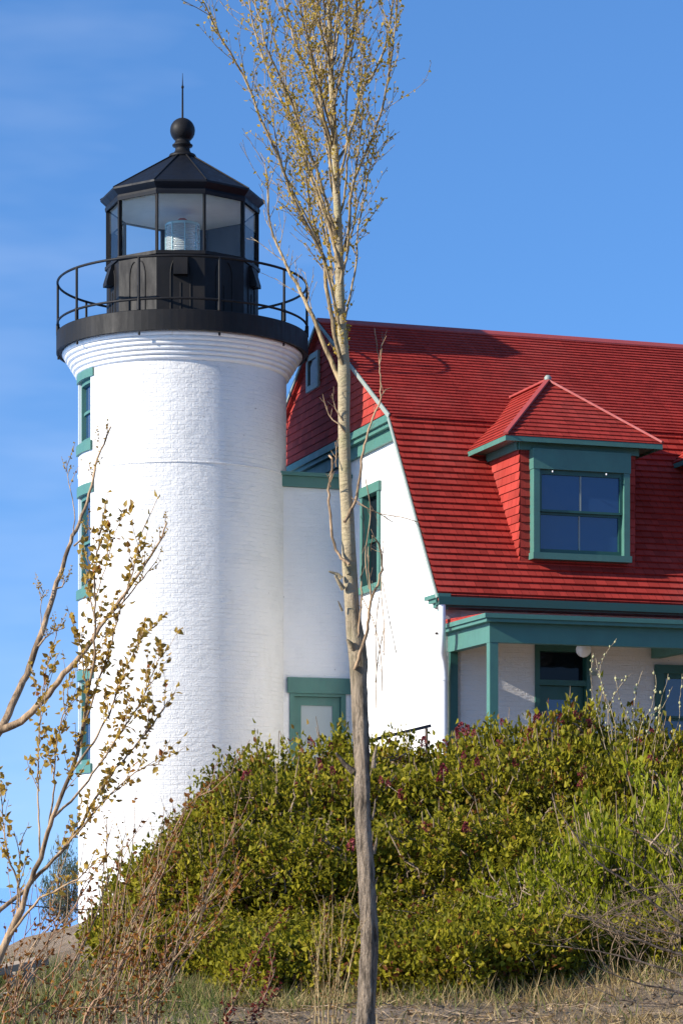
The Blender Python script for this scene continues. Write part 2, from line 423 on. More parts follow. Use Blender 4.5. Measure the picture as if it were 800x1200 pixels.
# ------------------------------------------------------------------ lighthouse tower
TS, TT = 2.372, 5.35
TC = hs(-TS, TT, 0)                       # tower axis
R0 = 1.665
tower = thing('lighthouse_tower', (TC.x, TC.y, -.8), 0, 'round white painted brick lighthouse tower with black lantern room and railed gallery', 'lighthouse', off=(0, 0, -.8))
tower_rot = 0
def dirT(phi): q = radians(phi + 3.52); return (sin(q), -cos(q))     # phi counted from the side that faces the beach path, to the right
def ang(phi): d = dirT(phi); return atan2(d[1], d[0])
WIN_A = atan2(-U.y, -U.x) + radians(4)      # windows look away from the house
WH = .33 / R0                             # half width of the opening as an angle
wins = [(7.02, 8.02), (4.72, 6.20), (1.95, 3.28)]
# shaft with real window openings
angs = sorted(set([WIN_A + WH * k for k in (-1, -.5, 0, .5, 1)] + [WIN_A + WH + (2 * pi - 2 * WH) * i / 110 for i in range(1, 110)]))
zs = [-1.2, 0.2, 1.95, 3.28, 4.72, 6.20, 6.56, 7.02, 8.02, 8.16]
mb = MB(); m_ = len(angs)
vs = [(R0 * cos(a), R0 * sin(a), z) for z in zs for a in angs]; fs, uvs = [], []
for i in range(len(zs) - 1):
    for j in range(m_):
        jj = (j + 1) % m_; a0 = angs[j]; a1 = angs[jj] if jj else angs[0] + 2 * pi
        zm, am = (zs[i] + zs[i + 1]) / 2, (a0 + a1) / 2
        if abs(am - WIN_A) < WH and any(z0 < zm < z1 for z0, z1 in wins): continue
        fs.append((i * m_ + j, i * m_ + jj, (i + 1) * m_ + jj, (i + 1) * m_ + j))
        uvs.append(((a0 * R0, zs[i]), (a1 * R0, zs[i]), (a1 * R0, zs[i + 1]), (a0 * R0, zs[i + 1])))
mb.add(vs, fs, True, uvs)
shaft = mb.build('shaft', WHITE_BRICK, tower)
mb = MB(); mb.lathe([(R0 - .01, 6.545), (R0 + .012, 6.555), (R0 + .014, 6.575), (R0 - .01, 6.585)], 96); mb.build('belt_joint', WHITE_BRICK, tower)
# corbel courses, each rounded
prof = [(R0, 8.14)]
steps = 6
for i in range(steps):
    z0 = 8.15 + i * .066; r = R0 + .012 + (i + 1) * (.245 / steps)
    prof += [(r - .03, z0 + .001), (r - .006, z0 + .012), (r, z0 + .03), (r - .004, z0 + .052), (r - .02, z0 + .064)]
prof += [(R0 + .25, 8.545)]
mb = MB(); mb.lathe(prof, 110)
cm = mat_painted_brick('corbel_brick', (.76, .74, .70), .5, .8); ct_ = cm.node_tree; pb = ct_.nodes['Principled BSDF']
old = pb.inputs['Base Color'].links[0].from_socket
tcn = ct_.nodes.new('ShaderNodeTexCoord'); mpn = ct_.nodes.new('ShaderNodeMapping'); mpn.inputs['Scale'].default_value = (2.6, 2.6, .9); nz = ct_.nodes.new('ShaderNodeTexNoise'); nz.inputs['Scale'].default_value = 1.6; nz.inputs['Detail'].default_value = 6; nz.inputs['Roughness'].default_value = .7
mrn = ct_.nodes.new('ShaderNodeMapRange'); mrn.inputs[1].default_value = .60; mrn.inputs[2].default_value = .74; mrn.inputs[4].default_value = .6
mxn = ct_.nodes.new('ShaderNodeMix'); mxn.data_type = 'RGBA'; mxn.inputs[7].default_value = (.50, .36, .22, 1)
ct_.links.new(tcn.outputs['Object'], mpn.inputs[0]); ct_.links.new(mpn.outputs[0], nz.inputs[0]); ct_.links.new(nz.outputs[0], mrn.inputs[0]); ct_.links.new(mrn.outputs[0], mxn.inputs[0]); ct_.links.new(old, mxn.inputs[6]); ct_.links.new(mxn.outputs[2], pb.inputs['Base Color'])
mb.build('corbel', cm, tower)
def arc_box(mb, a0, a1, r0, r1, z0, z1, k=6):
    pr = [(r0, z0), (r1, z0), (r1, z1), (r0, z1), (r0, z0)]
    mb.lathe(pr, k, (0, 0), a0, a1, False)
    for a in (a0, a1):
        q = [(r * cos(a), r * sin(a), z) for r, z in pr[:4]]; mb.add(q, [(0, 1, 2, 3) if a == a1 else (3, 2, 1, 0)])
for z0, z1 in wins:
    w = MB(); A0, A1 = WIN_A - WH, WIN_A + WH; fw = .055 / R0
    for a, b in ((A0, A0 + fw), (A1 - fw, A1)): arc_box(w, a, b, R0 - .16, R0 - .045, z0 + .07, z1 - .07, 1)
    arc_box(w, A0, A1, R0 - .16, R0 - .045, z1 - .07, z1); arc_box(w, A0, A1, R0 - .16, R0 - .045, z0, z0 + .07)
    zm = (z0 + z1) / 2; arc_box(w, A0 + fw, A1 - fw, R0 - .15, R0 - .08, zm - .022, zm + .022)
    wo = w.build('window', GREEN, tower)
    q = MB(); arc_box(q, A0 + fw, A1 - fw, R0 - .14, R0 - .115, z0 + .07, z1 - .07); q.build('pane', GLASS_B, wo)
    q = MB(); arc_box(q, A0 - .0, A1 + .0, R0 - .30, R0 - .16, z0 - .0, z1 + .0, 3); q.build('shutter_box', GREEN_D, wo)
    q = MB(); arc_box(q, WIN_A - .262, WIN_A + .262, R0 - .05, R0 + .025, z1 + .002, z1 + .16, 10); q.build('hood', GREEN, wo)
    q = MB(); arc_box(q, WIN_A - .235, WIN_A + .235, R0 - .10, R0 + .038, z0 - .15, z0 - .002, 10); q.build('sill', GREEN, wo)
    for a in (A0, A1):
        q = MB(); q.add([(r * cos(a), r * sin(a), z) for r, z in ((R0, z0), (R0, z1), (R0 - .17, z1), (R0 - .17, z0))], [(0, 1, 2, 3)])
        q.build('reveal', WHITE_M, wo)
# gallery
RD = 2.014
mb = MB(); mb.lathe([(0.2, 8.535), (RD - .03, 8.545), (RD - .03, 8.53), (RD, 8.53), (RD, 8.835), (RD - .012, 8.845), (RD - .04, 8.845), (RD - .04, 8.80), (.2, 8.80)], 110, smooth=False)
deck = mb.build('gallery_deck', BLACK, tower)
for k in range(10):
    a = ang(-19.5 + 36 * k); x = Vector((cos(a), sin(a), 0)); q = MB(); q.tube([x * (RD - .03) + Vector((0, 0, 8.51)), x * (RD - .03) + Vector((0, 0, 8.465))], .018, 6); q.build('bolt', BLACK, deck)
rail = None
mb = MB()
for zr in (9.66,):
    mb.tube([(( RD - .02) * cos(2 * pi * k / 90), (RD - .02) * sin(2 * pi * k / 90), zr) for k in range(91)], .020, 8, False)
rail = mb.build('railing', BLACK, tower)
mb = MB(); mb.tube([((RD - .02) * cos(2 * pi * k / 90), (RD - .02) * sin(2 * pi * k / 90), 9.01) for k in range(91)], .019, 8, False); mb.build('lower_rail', BLACK, rail)
for k in range(10):
    a = ang(-19.5 + 36 * k); c = Vector((cos(a), sin(a), 0)) * (RD - .02); q = MB()
    q.tube([c + Vector((0, 0, 8.84)), c + Vector((0, 0, 9.67))], .021, 8); q.tube([c + Vector((0, 0, 8.85)), c + Vector((0, 0, 9.03))], .03, 8)
    q.build('post', BLACK, rail)
# lantern: ten-sided
RL = 1.215; ZB, ZT, ZE = 9.93, 10.83, 11.0
def dec(r, k): a = ang(-19.5 + 36 * k); return Vector((r * cos(a), r * sin(a), 0))
def dec_ring(mb, r0, r1, z0, z1):
    for k in range(10):
        a, b, c, d = dec(r1, k), dec(r1, k + 1), dec(r0, k + 1), dec(r0, k); Z = Vector((0, 0, 1))
        q = [a + Z * z0, b + Z * z0, c + Z * z0, d + Z * z0, a + Z * z1, b + Z * z1, c + Z * z1, d + Z * z1]
        mb.add(q, [(3, 2, 1, 0), (4, 5, 6, 7), (0, 1, 5, 4), (2, 3, 7, 6)])
mb = MB(); dec_ring(mb, RL - .06, RL, 8.79, ZB - .04); dec_ring(mb, RL - .09, RL + .03, ZB - .04, ZB + .015); dec_ring(mb, RL - .05, RL + .02, 8.80, 8.93)
lantern = mb.build('lantern_room', BLACK, tower)
q = MB()                                             # raised mouldings: strips and arches on the parapet faces
for k in range(10):
    a, b = dec(RL + .004, k), dec(RL + .004, k + 1); e = (b - a); L = e.length; e.normalize(); nn = Vector((e.y, -e.x, 0))
    if nn.dot(a + b) < 0: nn = -nn
    for s in (-1, 1):
        x0 = L / 2 + s * .155
        pts = [a + e * x0 + Vector((0, 0, 8.95)), a + e * x0 + Vector((0, 0, 9.58))] + \
              [a + e * (L / 2 + s * (.155 - .10 * (1 - cos(t)))) + Vector((0, 0, 9.58 + .24 * sin(t))) for t in (.3, .6, .9, 1.2, 1.5)]
        q.tube(pts, .011, 5)
    q.tube([a + e * (L / 2) + Vector((0, 0, 8.95)), a + e * (L / 2) + Vector((0, 0, 9.45))], .009, 5)
q.build('panel_moulding', BLACK, lantern)
for k in (0, 2, 4, 6, 8):
    a, b = dec(RL, k), dec(RL, k + 1); c = (a + b) / 2; e = (b - a).normalized(); nn = c.normalized(); q = MB()
    prof = [c + nn * .0 + Vector((0, 0, 9.88)), c + nn * .05 + Vector((0, 0, 9.86)), c + nn * .13 + Vector((0, 0, 9.60)), c + nn * .13 + Vector((0, 0, 9.55)), c + Vector((0, 0, 9.55))]
    q.prism([p - e * .11 for p in prof], e * .22); q.build('vent_hood', BLACK, lantern)
for k in range(10):
    q = MB(); c = dec(RL - .02, k); rr = c.normalized()
    q.beam(c + Vector((0, 0, ZB + .01)), c + Vector((0, 0, ZT + .04)), .035, .06, rr); q.build('mullion', BLACK, lantern)
for k in range(10):
    a, b = dec(RL - .03, k), dec(RL - .03, k + 1); q = MB()
    if k in (4, 5):
        d = (a + b).normalized() * .02
        q.prism([a + Vector((0, 0, ZB)), b + Vector((0, 0, ZB)), b + Vector((0, 0, ZT + .02)), a + Vector((0, 0, ZT + .02))], d)
        q.build('blind_panel', mat_paint('dark_blue_blind_panel', (.02, .03, .05), .5, .2) if 'dark_blue_blind_panel' not in MATS else MATS['dark_blue_blind_panel'], lantern)
    else:
        q.add([a + Vector((0, 0, ZB)), b + Vector((0, 0, ZB)), b + Vector((0, 0, ZT + .02)), a + Vector((0, 0, ZT + .02))], [(0, 1, 2, 3)])
        q.build('pane', PANE, lantern)
q = MB(); top = [dec(RL - .05, k) + Vector((0, 0, ZT + .015)) for k in range(10)]; q.add(top, [list(range(10))[::-1]]); q.build('ceiling', CEIL_W, lantern)
q = MB(); top = [dec(RL - .03, k) + Vector((0, 0, 8.87)) for k in range(10)]; q.add(top, [list(range(10))]); q.build('floor_plate', GREY_ST, lantern)  # unseen floor, kept pale to bounce light up to the ceiling
q = MB(); dec_ring(q, RL - .075, RL - .062, 8.88, ZB - .045); q.build('inner_lining', CEIL_W, lantern)
# lantern roof
RE = 1.315
mb = MB(); Zv = lambda z: Vector((0, 0, z))
rings = [(RL - .04, ZT + .02), (RL + .02, ZT), (RL + .03, ZT + .05), (RL + .015, ZT + .09), (RE - .03, ZE - .03), (RE, ZE), (RE, ZE + .03), (.19, 11.72), (0.0, 11.73)]
for (r0, z0), (r1, z1) in zip(rings, rings[1:]):
    for k in range(10):
        if r1 > 0: mb.add([dec(r0, k) + Zv(z0), dec(r0, k + 1) + Zv(z0), dec(r1, k + 1) + Zv(z1), dec(r1, k) + Zv(z1)], [(0, 1, 2, 3)])
        else: mb.add([dec(r0, k) + Zv(z0), dec(r0, k + 1) + Zv(z0), Zv(z1)], [(0, 1, 2)])
lroof = mb.build('lantern_roof', BLACK_R, tower)
q = MB()
for k in range(10): q.tube([dec(RE + .003, k) + Zv(ZE + .03), dec(.19, k) + Zv(11.73)], .012, 5)
q.build('roof_seams', BLACK, lroof)
q = MB(); q.lathe([(.0, 11.70), (.215, 11.70), (.225, 11.73), (.21, 11.76), (.155, 11.77), (.12, 11.83), (.115, 11.88), (.16, 11.90), (.165, 11.92), (.13, 11.945), (.12, 11.98)] +
        [(.2 * sin(t), 12.155 - .2 * cos(t)) for t in np.linspace(.62, pi - .05, 16)] + [(.0, 12.356)], 32)
q.build('finial', BLACK, lroof)
q = MB(); q.tube([(0, 0, 12.34), (0, 0, 12.83), (0, 0, 12.84), (0, 0, 12.87), (0, 0, 12.88), (0, 0, 13.08)], [.017, .013, .022, .022, .01, .003], 8); q.build('lightning_rod', BLACK, lroof)
# lens
q = MB(); q.lathe([(.0, 9.3), (.16, 9.3), (.14, 9.7), (.27, 9.98), (.285, 10.10), (.275, 10.15)], 32); lens = q.build('lens_pedestal', BRASS, tower)
q = MB(); q.lathe([(.255, 10.15)] + [(.262 + .012 * abs(sin(i * pi / 2)), 10.15 + .47 * i / 12) for i in range(1, 12)] + [(.255, 10.62)], 32); q.build('lens_glass', LENS, lens)
q = MB(); q.lathe([(.27, 10.61), (.28, 10.63), (.27, 10.65), (.2, 10.67), (.0, 10.68)], 32)
for k in range(8): a = 2 * pi * k / 8 + .2; q.tube([(.272 * cos(a), .272 * sin(a), 10.13), (.272 * cos(a), .272 * sin(a), 10.64)], .010, 5)
q.build('lens_frame', BRASS, lens)
q = MB(); q.lathe([(.0, 10.67), (.09, 10.67), (.10, 10.70), (.05, 10.74), (.0, 10.745)], 16); q.build('lamp_cap', RED_L, lens)

# ------------------------------------------------------------------ house (local frame: a along the ridge, t into the depth, z up)
EZ, TB, BZ, TA, AZ = 4.208, 2.105, 7.1376, 5.6568, 9.30
SL, SU = (BZ - EZ) / TB, (AZ - BZ) / (TA - TB)
GA, FT, LEN = .18, .35, 15.0
house = thing('keepers_house', hs(GA, FT, .2), TH, 'white brick house with a red shingled gambrel roof, green trim and front porch', 'house', off=(GA, FT, .2))
mir = lambda t: 2 * TA - t
# main roof
for nm in ('roof',):
    mb = MB()
    for f in (lambda t: t, mir):
        e0, e1, b0, b1, a0, a1 = (0, f(0), EZ), (LEN, f(0), EZ), (0, f(TB), BZ), (LEN, f(TB), BZ), (0, f(TA), AZ), (LEN, f(TA), AZ)
        shingles(mb, [e0, e1, b1, b0], .128, .031)
        up0, up1 = (0, f(TB - .06), BZ + .03 - .06 * SU), (LEN, f(TB - .06), BZ + .03 - .06 * SU)
        shingles(mb, [up0, up1, (LEN, f(TA), AZ + .03), (0, f(TA), AZ + .03)], .132, .022)
    # board deck below the courses
    th_ = .05
    for f in (lambda t: t, mir):
        mb.prism([(0.006, f(0), EZ - .012), (0.006, f(TB), BZ - .012), (0.006, f(TB), BZ - .012 - th_ * 1.7), (0.006, f(0), EZ - .012 - th_ * 1.7)], (LEN - .02, 0, 0))
        mb.prism([(0.008, f(TB - .05), BZ + .012 - .05 * SU), (0.008, f(TA), AZ + .012), (0.008, f(TA), AZ - .06), (0.008, f(TB - .05), BZ - .06 - .05 * SU)], (LEN - .02, 0, 0))
    roof = mb.build('roof', ROOF, house)
    q = MB()
    for s in (-1, 1): q.prism([(-.01, TA, AZ + .05), (-.01, TA + s * .14, AZ + .05 - .14 * SU), (-.01, TA + s * .14, AZ + .075 - .14 * SU), (-.01, TA, AZ + .08)], (LEN + .02, 0, 0))
    q.build('ridge_cap', RIDGE, roof)
# rake boards
q = MB()
for f in (lambda t: t, mir):
    q.prism([(-.022, f(-.02), EZ - .03), (-.022, f(TB - .01), BZ - .01), (-.022, f(TB + .045), BZ - .03), (-.022, f(.035), EZ - .045)], (.02, 0, 0))
    q.prism([(-.025, f(TB - .05), BZ + .03), (-.025, f(TA), AZ + .035), (-.025, f(TA), AZ - .02), (-.025, f(TB + .0), BZ - .03)], (.02, 0, 0))
q.build('rake_board', RAKE, house)
# gable wall, white below the frieze, with a real window opening
G0, G1, W0, W1 = 3.01, 3.92, 4.64, 6.28
lowt = lambda z: max(FT, (z - EZ + .10) / SL)
q = MB(); wall_z0 = -.2
def gp(poly): q.prism([(GA, t, z) for t, z in poly], (.3, 0, 0))
gp([(FT, wall_z0), (mir(FT), wall_z0), (mir(FT), EZ), (mir(lowt(W0)), W0), (G1, W0), (G0, W0), (lowt(W0), W0), (FT, EZ)])
gp([(lowt(W0), W0), (G0, W0), (G0, W1), (lowt(W1), W1)])
gp([(G1, W0), (mir(lowt(W0)), W0), (mir(lowt(W1)), W1), (G1, W1)])
gp([(lowt(W1), W1), (G0, W1), (G1, W1), (mir(lowt(W1)), W1), (mir(lowt(7.0)), 7.0), (lowt(7.0), 7.0)])
q.build('gable_wall', WALL_BRICK, house)
# red shingled gable
q = MB(); ga = GA - .09
upz = lambda t: BZ + (t - TB) * SU - .05
q2 = [(ga, TB + .02, 7.16), (ga, mir(TB + .02), 7.16), (ga, TA, AZ - .02)]
shingles(q, [q2[1], q2[0], q2[2]], .125, .016)
q.prism([(ga + .003, t, z) for _, t, z in q2], (.3, 0, 0))
q.build('gable_shingles', GABLE_SH, house)
# frieze at the break
q = MB(); fe = TB + .03
q.box(GA - .20, GA + .02, fe, mir(fe), 7.075, 7.185); q.box(GA - .15, GA + .02, fe + .05, mir(fe + .05), 7.01, 7.073); q.box(GA - .07, GA + .02, fe + .04, mir(fe + .04), 6.82, 7.008)
q.build('frieze', GREEN, house)
# gable windows
q = MB(); d0, d1 = GA - .035, GA + .14
q.box(d0 - .015, d1, G0 - .03, G1 + .03, W1 - .12, W1 + .03); q.box(d0, d1, G0, G0 + .10, W0 + .1, W1 - .122); q.box(d0, d1, G1 - .10, G1, W0 + .1, W1 - .122); q.box(d0 - .03, d1, G0 - .04, G1 + .04, W0 - .01, W0 + .098)
wo = q.build('window', GREEN, house)
q = MB(); zm = (W0 + W1) / 2; e0, e1 = GA + .06, GA + .10
q.box(e0, e1, G0 + .102, G1 - .102, zm - .03, zm + .03); q.box(e0 + .01, e1, G0 + .102, G0 + .15, W0 + .1, W1 - .13); q.box(e0 + .01, e1, G1 - .15, G1 - .102, W0 + .1, W1 - .13); q.build('sash', GREEN_D, wo)
q = MB(); q.box(GA + .095, GA + .11, G0 + .1, G1 - .1, W0 + .1, W1 - .12); q.build('pane', GLASS_D, wo)
q = MB(); x0, x1, z0, z1 = 5.77, 6.43, 8.28, 8.88; d0 = ga - .05
q.box(d0, ga + .02, x0, x1, z1 - .09, z1); q.box(d0, ga + .02, x0, x1, z0, z0 + .09); q.box(d0, ga + .02, x0, x0 + .10, z0 + .092, z1 - .092); q.box(d0, ga + .02, x1 - .10, x1, z0 + .092, z1 - .092)
wo = q.build('attic_window', RAKE, house, 'small square attic window with a pale frame')
q = MB(); q.box(ga - .025, ga - .018, x0 + .09, x1 - .09, z0 + .08, z1 - .08); q.build('pane', GLASS_D, wo)
# front wall with door and window openings
DZ, DA0, DA1, WA0, WA1, WZ0, WZ1 = 3.58, 1.645, 2.53, 3.58, 4.62, 1.75, 3.33
q = MB()
q.box(GA + .003, DA0, FT, FT + .3, wall_z0, EZ); q.box(DA0, DA1, FT, FT + .3, DZ, EZ); q.box(DA1, WA0, FT, FT + .3, wall_z0, EZ)
q.box(WA0, WA1, FT, FT + .3, wall_z0, WZ0); q.box(WA0, WA1, FT, FT + .3, WZ1, EZ); q.box(WA1, LEN - .2, FT, FT + .3, wall_z0, EZ)
q.box(GA + .31, LEN - .2, mir(FT) - .3, mir(FT), wall_z0, EZ); q.prism([(LEN - .5, t, z) for t, z in ((FT + .3, wall_z0), (mir(FT + .3), wall_z0), (mir(FT + .3), EZ), (mir(TB + .1), BZ - .1), (TA, AZ - .1), (TB + .1, BZ - .1), (FT + .3, EZ))], (.3, 0, 0))
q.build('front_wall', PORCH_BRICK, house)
q = MB(); j = .07
q.box(DA0, DA0 + j, FT - .03, FT + .25, .8, DZ); q.box(DA1 - j, DA1, FT - .03, FT + .25, .8, DZ); q.box(DA0 + j, DA1 - j, FT - .03, FT + .25, DZ - .10, DZ); q.box(DA0 + j, DA1 - j, FT - .02, FT + .25, 2.98, 3.06)
door = q.build('front_door', GREEN_D, house)
q = MB(); a0, a1 = DA0 + j + .005, DA1 - j - .005
q.box(a0, a0 + .15, FT + .08, FT + .13, .82, 2.975); q.box(a1 - .15, a1, FT + .08, FT + .13, .82, 2.975); q.box(a0 + .15, a1 - .15, FT + .08, FT + .13, 2.78, 2.975); q.box(a0 + .15, a1 - .15, FT + .08, FT + .13, .82, 1.6); q.build('door_leaf', GREEN_D, door)
q = MB(); q.box(a0 + .14, a1 - .14, FT + .10, FT + .115, 1.58, 2.80); q.build('pane', GLASS_B, door)
q = MB(); q.box(a0, a1, FT + .12, FT + .135, 3.05, DZ - .09); q.build('transom', GLASS_D, door)
q = MB(); q.lathe([(0, 1.72), (.03, 1.73), (.035, 1.75), (.03, 1.77), (0, 1.78)], 12, (a1 - .07, FT + .05)); q.build('handle', BRASS, door)
def sash_window(parent, name, a0, a1, t, z0, z1, cas, glass, frame=GREEN, sash=GREEN_D, hd=.0):
    """double-hung window in a wall that faces -t"""
    q = MB()
    q.box(a0, a0 + cas, t - .04, t + .12, z0 + cas, z1 - cas - hd); q.box(a1 - cas, a1, t - .04, t + .12, z0 + cas, z1 - cas - hd)
    q.box(a0 - .01, a1 + .01, t - .05, t + .12, z1 - cas - hd, z1); q.box(a0 - .02, a1 + .02, t - .07, t + .12, z0, z0 + cas)
    w = q.build(name, frame, parent)
    b0, b1, y0, y1 = a0 + cas, a1 - cas, z0 + cas, z1 - cas - hd; zm = (y0 + y1) / 2; f = .05
    q = MB()
    q.box(b0 + .002, b0 + f, t + .01, t + .055, zm, y1); q.box(b1 - f, b1 - .002, t + .01, t + .055, zm, y1); q.box(b0 + f, b1 - f, t + .01, t + .055, y1 - f - .02, y1); q.box(b0 + f, b1 - f, t + .01, t + .055, zm - .005, zm + .03)
    q.box(b0 + .002, b0 + f, t + .058, t + .10, y0, zm); q.box(b1 - f, b1 - .002, t + .058, t + .10, y0, zm); q.box(b0 + f, b1 - f, t + .058, t + .10, y0, y0 + f + .02); q.box(b0 + f, b1 - f, t + .058, t + .10, zm - .04, zm - .006)
    s = q.build('sash', sash, w)
    q = MB(); am = (b0 + b1) / 2
    q.box(am - .011, am + .011, t + .025, t + .05, zm + .03, y1 - f); q.box(am - .011, am + .011, t + .07, t + .09, y0 + f, zm - .04); q.build('glazing_bar', RAKE, w)
    q = MB(); q.box(b0 + .02, b1 - .02, t + .038, t + .045, zm, y1 - .02); q.box(b0 + .02, b1 - .02, t + .082, t + .089, y0 + .02, zm); q.build('pane', glass, w)
    return w
sash_window(house, 'window', WA0, WA1, FT, WZ0, WZ1, .13, GLASS_B, GREEN_D, GREEN_D)
# eaves: fascia, gutter, soffit, corner return
q = MB(); q.box(-.02, LEN, .02, .05, EZ - .17, EZ - .015); q.box(-.02, LEN, -.07, .018, EZ - .145, EZ - .13); q.box(-.02, LEN, -.085, -.071, EZ - .145, EZ - .03)
q.build('gutter', GREEN_D, house)
q = MB(); q.box(GA - .1, LEN, .052, FT - .002, EZ - .17, EZ - .14); q.build('soffit', SOFFIT, house)
q = MB(); q.box(GA - .20, GA - .003, -.05, .52, EZ - .035, EZ + .02); q.box(GA - .16, GA - .003, -.02, .46, EZ - .09, EZ - .037); q.box(GA - .11, GA - .003, .0, .40, EZ - .15, EZ - .092); q.box(GA - .07, GA - .003, .05, .33, EZ - .20, EZ - .152)
q.build('eave_return', GREEN, house)
q = MB(); q.tube(smooth_path([(.05, -.03, EZ - .10), (.05, -.03, 3.62), (.07, .02, 3.47), (.17, .22, 3.30), (.19, .27, 3.16), (.19, .27, .2)], .08), .052, 12)
for z in (3.0, 2.0): q.tube([(.19, .27, z), (.19, .27, z + .04)], .062, 12)
q.build('downspout', WHITE_M, house)
q = MB(); q.tube([(GA - .01, .46, 3.70), (GA - .05, .46, 3.70)], .02, 8); q.build('wall_hook', IRON, house)
# porch
PA, PT, PB, PTOP = .28, -1.30, 3.42, 3.69
q = MB()
q.box(PA, LEN - .5, PT, PT + .14, PB, PTOP); q.box(PA + .001, PA + .14, PT + .141, FT - .003, PB, PTOP); q.box(3.52, 3.66, PT + .141, FT - .003, PB + .0, PTOP)
for k in (7.2, 10.8): q.box(k, k + .14, PT + .141, FT - .003, PB, PTOP)
porch = q.build('porch', GREEN, house)
q = MB(); q.box(PA - .10, LEN - .4, PT - .14, FT - .003, PTOP + .002, PTOP + .05); q.box(PA - .135, LEN - .4, PT - .175, FT - .004, PTOP + .052, PTOP + .115); q.build('cornice', GREEN, porch)
q = MB(); q.prism([(PA - .12, PT - .16, PTOP + .117), (PA - .12, FT - .004, PTOP + .117), (PA - .12, FT - .004, PTOP + .19)], (LEN - .3, 0, 0)); q.build('porch_roof', ROOF, porch)
q = MB(); q.box(PA + .141, LEN - .5, PT + .142, FT - .005, PTOP - .06, PTOP - .01); q.build('ceiling', CEIL_W, porch)
q = MB(); q.box(PA - .1, LEN - .5, PT - .1, FT - .004, .62, .80); q.build('floor', TIMBER, porch)
for a in (PA + .005, 3.52, 7.2, 10.8):
    q = MB(); q.box(a, a + .125, PT + .006, PT + .131, .80, PB - .002); q.box(a - .02, a + .145, PT - .014, PT + .151, .80, .98); q.build('post', GREEN, porch)
q = MB(); q.box(PA + .015, PA + .13, FT - .075, FT - .003, .80, PB - .002); q.build('wall_post', GREEN_D, porch)
q = MB(); cx, ct = 2.16, -.25
q.lathe([(0, 3.345)] + [(.112 * cos(t), 3.46 + .112 * sin(t)) for t in np.linspace(-pi / 2 + .1, .35, 10)] + [(.09, 3.52)], 24, (cx, ct)); lamp = q.build('porch_lamp', MILK, house)
q = MB(); q.lathe([(.09, 3.52), (.10, 3.56), (.05, 3.62), (.05, 3.64)], 20, (cx, ct)); q.build('lamp_holder', WHITE_M, lamp)
q = MB(); q.box(2.50, 2.62, FT - .04, FT - .003, 3.14, 3.20); q.build('house_plaque', RAKE, house)
